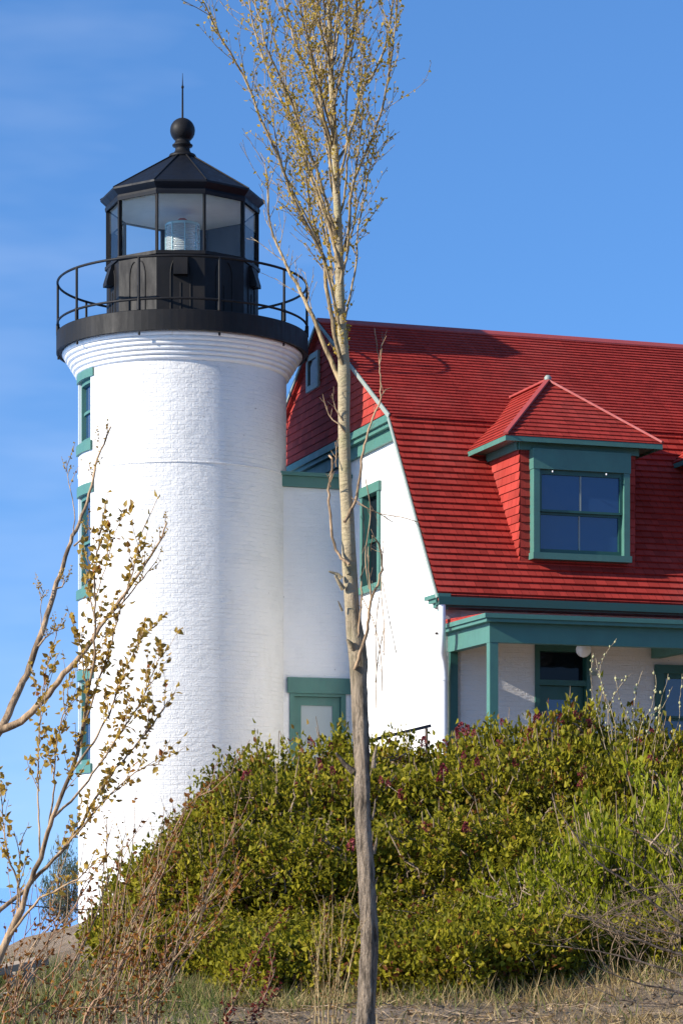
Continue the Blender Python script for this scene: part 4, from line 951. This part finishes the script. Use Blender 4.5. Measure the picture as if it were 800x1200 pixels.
# ---- neighbouring tree whose bare branches reach in from the left
random.seed(5)
YB = 10.0; bp = Vector((-1.95, YB, ground(-1.95, YB)))
bare = thing('young_tree', tuple(bp), 0, 'young tree at the left edge with two long bare tan branches', 'tree', off=tuple(bp))
q = MB(); p = smooth_path([bp + Vector((0, 0, -.2)), bp + Vector((.05, 0, .6)), bp + Vector((.22, 0, 1.3)), P(-30, 905, YB), P(-12, 872, YB), P(2, 853, YB)], .06); q.tube(p, taper(len(p), .045, .017), 9); q.build('trunk', WOOD_SAP, bare)
wd = Wood(); tw = MB()
for pts_, w0, w1, dy in [([(2, 855), (14, 828), (28, 798), (45, 755), (58, 715), (66, 690), (77, 652), (86, 628), (93, 612), (106, 578), (112, 545), (122, 520), (130, 500)], 9.5, 2.0, .5),
                         ([(0, 857), (24, 845), (44, 828), (62, 806), (75, 790), (96, 768), (118, 735), (136, 710), (160, 678), (178, 650), (190, 630), (196, 612)], 9.5, 1.6, -.4),
                         ([(45, 757), (52, 748), (60, 742)], 3, 1.5, 0), ([(67, 690), (74, 688), (76, 680)], 2.5, 1, 0), ([(87, 640), (96, 632), (104, 620)], 2.5, 1, 0.05),
                         ([(110, 745), (126, 726), (150, 700), (172, 672), (185, 655)], 3.0, .8, .2), ([(86, 628), (88, 600), (80, 560), (78, 540)], 1.4, .7, .2), ([(50, 745), (48, 715), (52, 690)], 1.2, .6, .2), ([(60, 768), (66, 745), (68, 735)], 1.2, .6, -.2)]:
    p = smooth_path(path_px(pts_, YB, dy, .008), .03); q = MB(); q.tube([x + rv(.0015) for x in p], taper(len(p), w0 / 2 * YB / F, w1 / 2 * YB / F), 7)
    if True:
        twigs_on(p, .0016, q, wd, 8 if w0 > 4 else 4, .10, .6, .3, 11, .01, .80 if w0 > 4 else .55, 1.0, .45, rmin=.0008)
    q.build('branch', WOOD_SAP, bare)
pa, da, ra = wd.arrays(); mesh_np('foliage', *leaves(pa - np.array(tuple(bp)), da, .010 * rng.uniform(.6, 1.3, len(pa)), .008, ra), L_SAP, bare)

# ---- leafy sapling at the left
random.seed(9)
YS = 9.0; bp = P(-20, 0, YS); bp = Vector((bp.x, YS, ground(bp.x, YS)))
sap = thing('leafy_sapling', tuple(bp), 0, 'leafy cottonwood sapling with tan stems and small bronze-green leaves in front of the tower', 'sapling', off=tuple(bp))
wd = Wood(); tw = MB()
q = MB(); p = smooth_path([bp + Vector((-.02, 0, -.15)), P(-30, 1240, YS), P(-10, 1150, YS), P(10, 1098, YS), P(26, 1065, YS)], .05); q.tube(p, taper(len(p), .022, .013), 8); q.build('trunk', WOOD_SAP, sap)
SB = [([(-12, 1085), (0, 1065), (22, 1050), (38, 1032), (62, 1008), (90, 975), (118, 925), (150, 885), (180, 850), (196, 822)], 7, 1.2, .25, 1.0),
      ([(26, 1065), (36, 1030), (48, 1005), (56, 975), (70, 940), (84, 905), (96, 860), (102, 820), (110, 775), (112, 730), (112, 680), (116, 640), (122, 600)], 8, 1.0, -.3, 1.0),
      ([(84, 905), (110, 870), (130, 830), (145, 790), (160, 760), (172, 738)], 4, .9, .3, 1.3), ([(90, 890), (100, 850), (112, 810), (126, 770), (140, 720), (155, 670), (165, 625)], 3.6, .9, -.4, 1.1),
      ([(60, 960), (90, 930), (120, 890), (148, 850), (168, 815), (186, 775), (194, 762)], 4, .9, .4, 1.3), ([(40, 1030), (70, 1000), (100, 965), (130, 930), (165, 900), (190, 895)], 4, .9, -.2, 1.0),
      ([(48, 1005), (46, 960), (44, 910), (46, 860), (52, 800), (58, 770)], 3.0, .8, .3, 1.1), ([(58, 968), (62, 930), (66, 880), (76, 830), (84, 800)], 3.0, .8, -.3, 1.1),
      ([(26, 1065), (20, 1030), (8, 990), (2, 940), (-2, 905)], 3.5, .9, .2, 1.0), ([(20, 1075), (22, 1030), (24, 1000), (26, 985)], 3, 1, .1, .5),
      ([(10, 1100), (40, 1060), (62, 1045), (90, 1030), (110, 1012)], 4.5, 1, -.3, .6), ([(112, 730), (104, 690), (104, 660)], 2, .8, .1, 1.6), ([(112, 700), (124, 665), (132, 635), (136, 620)], 2, .8, -.1, 1.4), ([(102, 820), (98, 780), (96, 740)], 2, .8, -.1, 1.4)]
for pts_, w0, w1, dy, lv in SB:
    p = smooth_path(path_px(pts_, YS, dy, .012), .03); q = MB(); q.tube([x + rv(.002) for x in p], taper(len(p), w0 * .42 * YS / F, w1 / 2 * YS / F), 7)
    Lp = sum((a - b).length for a, b in zip(p, p[1:]))
    twigs_on(p, .0018, q, wd, int(15 * Lp) + 2, .14, .5, .25, 7 * lv, .01, .3, 1.0, .5, rmin=.0008); q.build('branch', WOOD_SAP, sap)
    for k in range(int(55 * Lp * lv)):
        f = 1 - random.random() * .65; j = min(len(p) - 2, int(f * (len(p) - 1))); s = rv(.5); wd.leaf(p[j].lerp(p[j + 1], random.random()) + s * .022, s + Vector((0, 0, .25)), .5 + random.gauss(0, .22))
pa, da, ra = wd.arrays(); mesh_np('foliage', *leaves(pa - np.array(tuple(bp)), da,   .026 * rng.uniform(.5, 1.2, len(pa)), .021 * rng.uniform(.6, 1.15, len(pa)), ra, .2, .1), L_SAP, sap)

# ---- red-brown suckers along the bottom
def sucker(name, label, stems, Y, leafmat, woodmat, lv, leafL, seed, cat='sapling', group=None):
    random.seed(seed); x = sum(s[0][0][0] for s in stems) / len(stems); bp = P(x, 1200, Y); bp = Vector((bp.x, Y, ground(bp.x, Y)))
    root = thing(name, tuple(bp), 0, label, cat, group, off=tuple(bp)); wd = Wood(); tw = MB()
    for pts_, w0 in stems:
        p3 = path_px(pts_, Y, random.uniform(-.4, .4), .012); f = p3[0]; gz = ground(f.x, f.y)
        p3 = [Vector((f.x + (f.x - p3[1].x) * .3, f.y, gz - .08))] + p3 if f.z > gz else p3
        p = smooth_path(p3, .04); q = MB(); q.tube([v + rv(.0025) for v in p], taper(len(p), w0 / 2 * Y / F, .9 / 2 * Y / F), 6)
        Lp = sum((a - b).length for a, b in zip(p, p[1:]))
        twigs_on(p, .002, q, wd, int(7 * Lp) + 2, .22, .5, .25, 6 * lv, .01, .35, 1.0, .5, rmin=.0009); q.build('stem', woodmat, root)
        for k in range(int(40 * Lp * lv)):
            f = 1 - random.random() * .6; j = min(len(p) - 2, int(f * (len(p) - 1))); s = rv(.5); wd.leaf(p[j].lerp(p[j + 1], random.random()) + s * .025, s + Vector((0, 0, .2)), .5 + random.gauss(0, .25))
    pa, da, ra = wd.arrays()
    if len(pa): mesh_np('foliage', *leaves(pa - np.array(tuple(bp)), da, leafL * rng.uniform(.55, 1.25, len(pa)), leafL * .6 * rng.uniform(.6, 1.2, len(pa)), ra), leafmat, root)
    return root
dead_stems = []
for i, x0 in enumerate(range(705, 885, 6)):
    r = random.Random(i); u = r.uniform
    dead_stems.append(([(x0 + u(-12, 12), 1140 + u(-10, 12)), (x0 + u(-28, 28), 1110 + u(-10, 10)), (x0 + u(-45, 45), 1080 + u(-25, 20)), (x0 + u(-75, 75), 1085 + u(-60, 40)), (x0 + u(-95, 85), 1085 + u(-70, 60))], 1.4))
GRP = 'saplings springing up along the foot of the slope'
sucker('sapling', 'red-brown sapling fanning right with orange leaves before the tower foot', [([(96, 1210), (125, 1160), (152, 1112), (180, 1050), (200, 1000), (215, 970), (230, 935)], 4.5), ([(125, 1210), (160, 1165), (200, 1120), (222, 1080), (245, 1040), (262, 1000), (276, 960)], 4.5), ([(170, 1130), (195, 1095), (225, 1070), (255, 1060), (278, 1028)], 3),
     ([(165, 1105), (175, 1050), (188, 1010), (220, 945), (248, 925), (272, 905), (277, 888)], 3.2), ([(190, 1130), (230, 1105), (262, 1062), (282, 1020)], 2.6)], 11.0, L_RED, WOOD_RED, .75, .027, 31, group=GRP)
sucker('sapling', 'red-brown sapling with thin crossing stems at the lower left corner', [([(0, 1215), (18, 1180), (32, 1140), (52, 1110), (88, 1062), (98, 1040)], 4), ([(30, 1215), (60, 1170), (85, 1130), (105, 1090), (118, 1060)], 4), ([(50, 1220), (90, 1175), (120, 1120), (130, 1080), (138, 1030), (142, 1000)], 3.2), ([(-10, 1200), (10, 1150), (22, 1110), (40, 1080)], 3), ([(60, 1215), (100, 1180), (128, 1162), (135, 1150)], 2.6),
     ([(20, 1160), (50, 1150), (70, 1130), (86, 1118)], 2.4)], 9.5, L_RED, WOOD_RED, .55, .024, 32, group=GRP)
pale = []
for i in range(20):
    r = random.Random(900 + i); u = r.uniform; x0 = u(-30, 190); top = u(960, 1100); dx = u(20, 110)
    pale.append(([(x0, 1215), (x0 + dx * .25 + u(-8, 8), 1215 - (1215 - top) * .3), (x0 + dx * .6 + u(-8, 8), 1215 - (1215 - top) * .65), (x0 + dx, top)], u(1.8, 3.4)))
sucker('sapling', 'thicket of many thin pale tan stems with few leaves at the lower left', pale, 10.3, L_RED, WOOD_SAP, .45, .024, 38, group=GRP)
sucker('sapling', 'upright sapling of green-brown leaves against the white tower foot', [([(118, 1160), (122, 1090), (120, 1040), (126, 985), (132, 965)], 2.6), ([(130, 1170), (136, 1100), (140, 1040), (144, 990), (148, 975)], 2.6), ([(150, 1160), (165, 1080), (172, 1020), (186, 985), (195, 960), (200, 955)], 2.6), ([(175, 1120), (182, 1060), (190, 1010), (205, 968)], 2.4)], 13.0, L_SAP, WOOD_RED, .8, .022, 33, group=GRP)
sucker('sapling', 'maroon-leaved sucker with two leaning stems left of the trunk base', [([(262, 1210), (272, 1180), (285, 1150), (300, 1120), (310, 1098)], 3.2), ([(292, 1212), (304, 1180), (316, 1155), (322, 1135)], 3.0)], 12.0, L_MAR, WOOD_RED, 2.0, .024, 34, group=GRP)
sucker('weed_stalks', 'tall dry orange weed stalks left of the poplar trunk', [([(x0, 1215), (x0 + d * .4, 1150), (x0 + d, y1)], 2.2) for x0, d, y1 in ((368, 8, 1080), (378, 2, 1060), (384, 6, 1075), (392, 12, 1050), (398, 22, 1085), (374, -3, 1110), (388, 16, 1100))], 15.0, L_RED, STRAW, .9, .012, 35, 'weeds')
sucker('bare_shrub', 'bare dark-twigged shrub leaning in from the lower right edge', [([(870, 1180), (830, 1110), (780, 1070), (735, 1035), (690, 1000), (645, 935)], 5), ([(870, 1190), (820, 1130), (770, 1110), (710, 1085), (660, 1062)], 5), ([(860, 1170), (810, 1080), (770, 1030), (720, 1000), (680, 985)], 4), ([(860, 1180), (815, 1150), (760, 1130), (700, 1115), (640, 1108)], 4), ([(850, 1190), (800, 1165), (740, 1150), (690, 1130)], 4),
     ([(860, 1150), (820, 1060), (795, 1010), (765, 985), (730, 970)], 4), ([(865, 1140), (830, 1050), (800, 1005), (780, 990)], 4), ([(850, 1210), (790, 1180), (730, 1172), (680, 1150)], 3.5), ([(840, 1120), (790, 1095), (745, 1085), (700, 1050)], 3), ([(830, 1200), (770, 1190), (720, 1160)], 3)], 19.0, L_DIST, WOOD_DARK, .0, .01, 36, 'shrub')
sucker('bare_shrub', 'tangle of pale dead stems low at the right edge', dead_stems, 20.5, L_DIST, DEADW, .0, .01, 37, 'shrub')

# ---- pussy willow rising above the hedge before the porch
random.seed(44)
YW = 29.0; bp = P(735, 0, YW); bp = Vector((bp.x, YW, ground(bp.x, YW)))
wil = thing('pussy_willow', tuple(bp), 0, 'bare willow with pale fluffy catkins rising above the hedge before the porch', 'shrub', off=tuple(bp))
ck = MB(); ck.lathe([(0, 0), (.012, .006), (.017, .02), (.015, .036), (.007, .047), (0, .05)], 8)
ckm = ck.build('catkin', CATK, None, world=True); ck_me = ckm.data; bpy.data.objects.remove(ckm)
at = ck_me.attributes.new('rnd', 'FLOAT', 'POINT')
for pts_ in ([(735, 960), (738, 860), (726, 820), (720, 790), (702, 840)][:4], [(735, 960), (742, 850), (744, 815), (752, 785)], [(738, 960), (748, 860), (762, 830), (768, 800), (766, 785)], [(740, 960), (760, 850), (776, 828), (788, 805)], [(740, 960), (768, 860), (774, 820), (783, 790)],
             [(730, 960), (712, 850), (722, 810), (738, 790)], [(728, 960), (716, 860), (704, 800), (698, 772)], [(730, 960), (703, 850), (692, 800), (694, 765)], [(725, 960), (720, 850), (708, 815), (703, 780), (722, 748)], [(740, 960), (790, 860), (796, 820), (799, 790)]):
    p = smooth_path(path_px(pts_, YW, random.uniform(-.4, .4), .01), .06); q = MB(); q.tube([v + rv(.004) for v in p], taper(len(p), .007, .003), 5); q.build('stem', WOOD_WIL, wil)
    for k in range(10):
        f = random.uniform(.6, 1); j = min(len(p) - 2, int(f * (len(p) - 1))); c = p[j] + rv(.012)
        o = bpy.data.objects.new('catkin', ck_me); COL.objects.link(o); o.parent = wil; o.location = c - bp; o.rotation_euler = (random.uniform(-.5, .5), random.uniform(-.5, .5), 0); s = random.uniform(.45, .85); o.scale = (s, s, s)

# ---- wire fence strand, timber edging
q = MB(); YF = 20.0
pA, pB = P(-30, 1052, YF), P(165, 1064, 26.6)
fen = thing('wire_fence', (pA.x, pA.y, ground(pA.x, pA.y)), 0, 'single strand of dark barbed wire crossing behind the saplings at left', 'fence', off=(pA.x, pA.y, ground(pA.x, pA.y)))
wp = [pA.lerp(pB, i / 24) - Vector((0, 0, .05 * sin(pi * i / 24))) for i in range(25)]; q.tube(wp, .006, 5)
for c in wp[1::2]: q.tube([c + Vector((-.012, 0, .022)), c + Vector((.012, 0, -.022))], .003, 4); q.tube([c + Vector((.012, .0, .022)), c + Vector((-.012, 0, -.022))], .003, 4)
q.build('wire', IRON, fen)
for c in (pA, pB): q = MB(); q.tube([(c.x, c.y, ground(c.x, c.y) - .2), (c.x, c.y, c.z + .08)], .03, 8); q.build('post', TIMBER, fen)
for i, (x0, y0, x1, y1, Y, h, lab) in enumerate([(-60, 1150, 50, 1126, 22.0, .07, 'weathered timber beam edging the slope at the lower left, the upper one'), (-60, 1182, 14, 1166, 19.6, .05, 'thinner weathered timber lying below the upper beam at the lower left')]):
    a, b = P(x0, y0, Y), P(x1, y1, Y + .6); q = MB(); q.beam(a, b, .22 if i == 0 else .10, h)
    for k in range(5): c = a.lerp(b, .12 + .19 * k); q.beam((c.x, c.y - .12, c.z - h / 2), (c.x, c.y - .12, ground(c.x, c.y) - .1), .09, .09, (1, 0, 0)) if i == 0 else None
    tag(q.build('timber_edging', TIMBER, None, world=True, bevel=.01), lab, 'timber', 'weathered timbers at the lower left')

# ---- grass (nobody could count it)
def grass(name, N, region, hmin, hmax, wmat, dens, lean, width):
    pos = []
    while len(pos) < N:
        x, y = random.uniform(*region[0]), random.uniform(*region[1])
        if random.random() < dens(x, y): pos.append((x, y, ground(x, y) - .01))
    pos = np.array(pos); d = np.stack([rng.normal(0, lean, N), rng.normal(0, lean, N), np.ones(N)], 1)
    return tag(mesh_np(name, *leaves(pos, d, rng.uniform(hmin, hmax, N), width * rng.uniform(.6, 1.3, N), rng.random(N), .1, .25, 'narrow'), wmat), kind='stuff')
random.seed(77)
pn = lambda x, y, s: .5 + .5 * sin(x * s + 1.3 * sin(y * s * .7)) * sin(y * s * 1.2 + 1.1 * sin(x * s * .8))
grass('green_grass', 16000, ((-5.5, 2.2), (16.8, 25.5)), .04, .24, G_GRASS, lambda x, y: (1 if x / y < -.045 else .06) * (.15 + .85 * pn(x, y, 2.1)), .4, .008)
grass('dry_grass', 16000, ((-4, 6), (17, 25)), .03, .18, G_DRY, lambda x, y: (.3 if x / y < -.02 else 1) * (.08 + .92 * pn(x + 3, y + 1, 1.7) ** 2), 1.3, .006)

grass('tall_dry_grass', 6000, ((-3.4, 5), (19.3, 22.5)), .08, .28, G_DRY, lambda x, y: (.06 + .94 * pn(x * 1.3 + 5, y, 2.3) ** 2.2), .5, .007)
grass('fresh_grass', 8000, ((-3.4, 5), (19.3, 22.5)), .06, .24, G_GRASS, lambda x, y: (.05 + .95 * pn(x + 9, y + 2, 1.9) ** 2.5), .5, .008)
N = 9000; px_ = rng.uniform(-5, 6, N); py_ = rng.uniform(16.8, 25.5, N)
pz = np.array([ground(a, b) + .012 for a, b in zip(px_, py_)]); dd = np.stack([rng.normal(0, 1, N), rng.normal(0, 1, N), rng.normal(.1, .35, N)], 1)
tag(mesh_np('leaf_litter', *leaves(np.stack([px_, py_, pz], 1), dd, rng.uniform(.02, .06, N), rng.uniform(.015, .03, N), rng.random(N), .3, .2), LITTER), kind='stuff')
# fallen twigs on the sand
q = MB(); r6 = random.Random(8)
for i in range(420):
    x, y = r6.uniform(-2.5, 4.5), r6.uniform(17.2, 24.5); a = r6.uniform(0, pi); L = r6.uniform(.06, .28); pts_ = []
    for f in (-1, -.3, .4, 1): xx, yy = x + L * f * cos(a) + r6.gauss(0, .015), y + L * f * sin(a) + r6.gauss(0, .015); pts_.append((xx, yy, ground(xx, yy) + .012 + abs(r6.gauss(0, .025))))
    q.tube(pts_, [.005, .0045, .004, .0025], 4, False)
tag(q.build('fallen_twigs', WOOD_LIL, None, world=True), kind='stuff')

# ------------------------------------------------------------------ sky, sun, camera
wld = bpy.data.worlds.new('World'); sc.world = wld; wld.use_nodes = True
nt = wld.node_tree; bg = nt.nodes['Background']
sky = nt.nodes.new('ShaderNodeTexSky'); sky.sky_type = 'NISHITA'; sky.sun_disc = False
to_sun = Vector((-sin(SUN_AZ) * cos(SUN_EL), -cos(SUN_AZ) * cos(SUN_EL), sin(SUN_EL)))
sky.sun_elevation = SUN_EL; sky.sun_rotation = math.atan2(to_sun.x, to_sun.y)
sky.altitude = 200; sky.air_density = 1.0; sky.dust_density = .3; sky.ozone_density = 2.2
tc = nt.nodes.new('ShaderNodeTexCoord'); mp = nt.nodes.new('ShaderNodeMapping'); mp.inputs['Scale'].default_value = (1.6, 1.6, 6); mp.inputs['Rotation'].default_value = (0, .25, .3)
no = nt.nodes.new('ShaderNodeTexNoise'); no.inputs['Scale'].default_value = 1.7; no.inputs['Detail'].default_value = 5; no.inputs['Roughness'].default_value = .55
mr = nt.nodes.new('ShaderNodeMapRange'); mr.inputs[1].default_value = .47; mr.inputs[2].default_value = .75; mr.inputs[3].default_value = 0; mr.inputs[4].default_value = .2
mx = nt.nodes.new('ShaderNodeMix'); mx.data_type = 'RGBA'; mx.inputs[7].default_value = (9, 9.6, 10.5, 1)
nt.links.new(tc.outputs['Generated'], mp.inputs[0]); nt.links.new(mp.outputs[0], no.inputs[0]); nt.links.new(no.outputs[0], mr.inputs[0]); nt.links.new(mr.outputs[0], mx.inputs[0])
tn = nt.nodes.new('ShaderNodeMix'); tn.data_type = 'RGBA'; tn.blend_type = 'MULTIPLY'; tn.inputs[0].default_value = 1; tn.inputs[7].default_value = (.76, 1.20, 1.66, 1)
nt.links.new(sky.outputs[0], tn.inputs[6]); nt.links.new(tn.outputs[2], mx.inputs[6])
vm = nt.nodes.new('ShaderNodeVectorMath'); vm.operation = 'MULTIPLY_ADD'; vm.inputs[1].default_value = (1, 1, .85); vm.inputs[2].default_value = (0, 0, .16)
nt.links.new(tc.outputs['Generated'], vm.inputs[0])
if 'Vector' in sky.inputs: nt.links.new(vm.outputs[0], sky.inputs['Vector']); nt.links.new(mx.outputs[2], bg.inputs[0]); bg.inputs[1].default_value = .092
sl = bpy.data.lights.new('sun', 'SUN'); sl.energy = 5.0; sl.angle = radians(.5); sl.color = (1, .93, .82)
so = bpy.data.objects.new('sun', sl); COL.objects.link(so); so.rotation_euler = to_sun.to_track_quat('Z', 'Y').to_euler(); so.location = (-20, -10, 20)

cam = bpy.data.cameras.new('camera'); co = bpy.data.objects.new('camera', cam); COL.objects.link(co)
co.location = (0, 0, 0); co.rotation_euler = (pi / 2, 0, 0)
cam.sensor_fit = 'VERTICAL'; cam.sensor_height = 24; cam.lens = 24 * F / 1200; cam.shift_y = 440 / 1200
cam.clip_start = .1; cam.clip_end = 20000
sc.camera = co
sc.view_settings.view_transform = 'Standard'; sc.view_settings.look = 'None'; sc.view_settings.exposure = .62; sc.view_settings.gamma = 1
sc.render.engine = 'CYCLES'
sc.cycles.max_bounces = 8; sc.cycles.transparent_max_bounces = 16
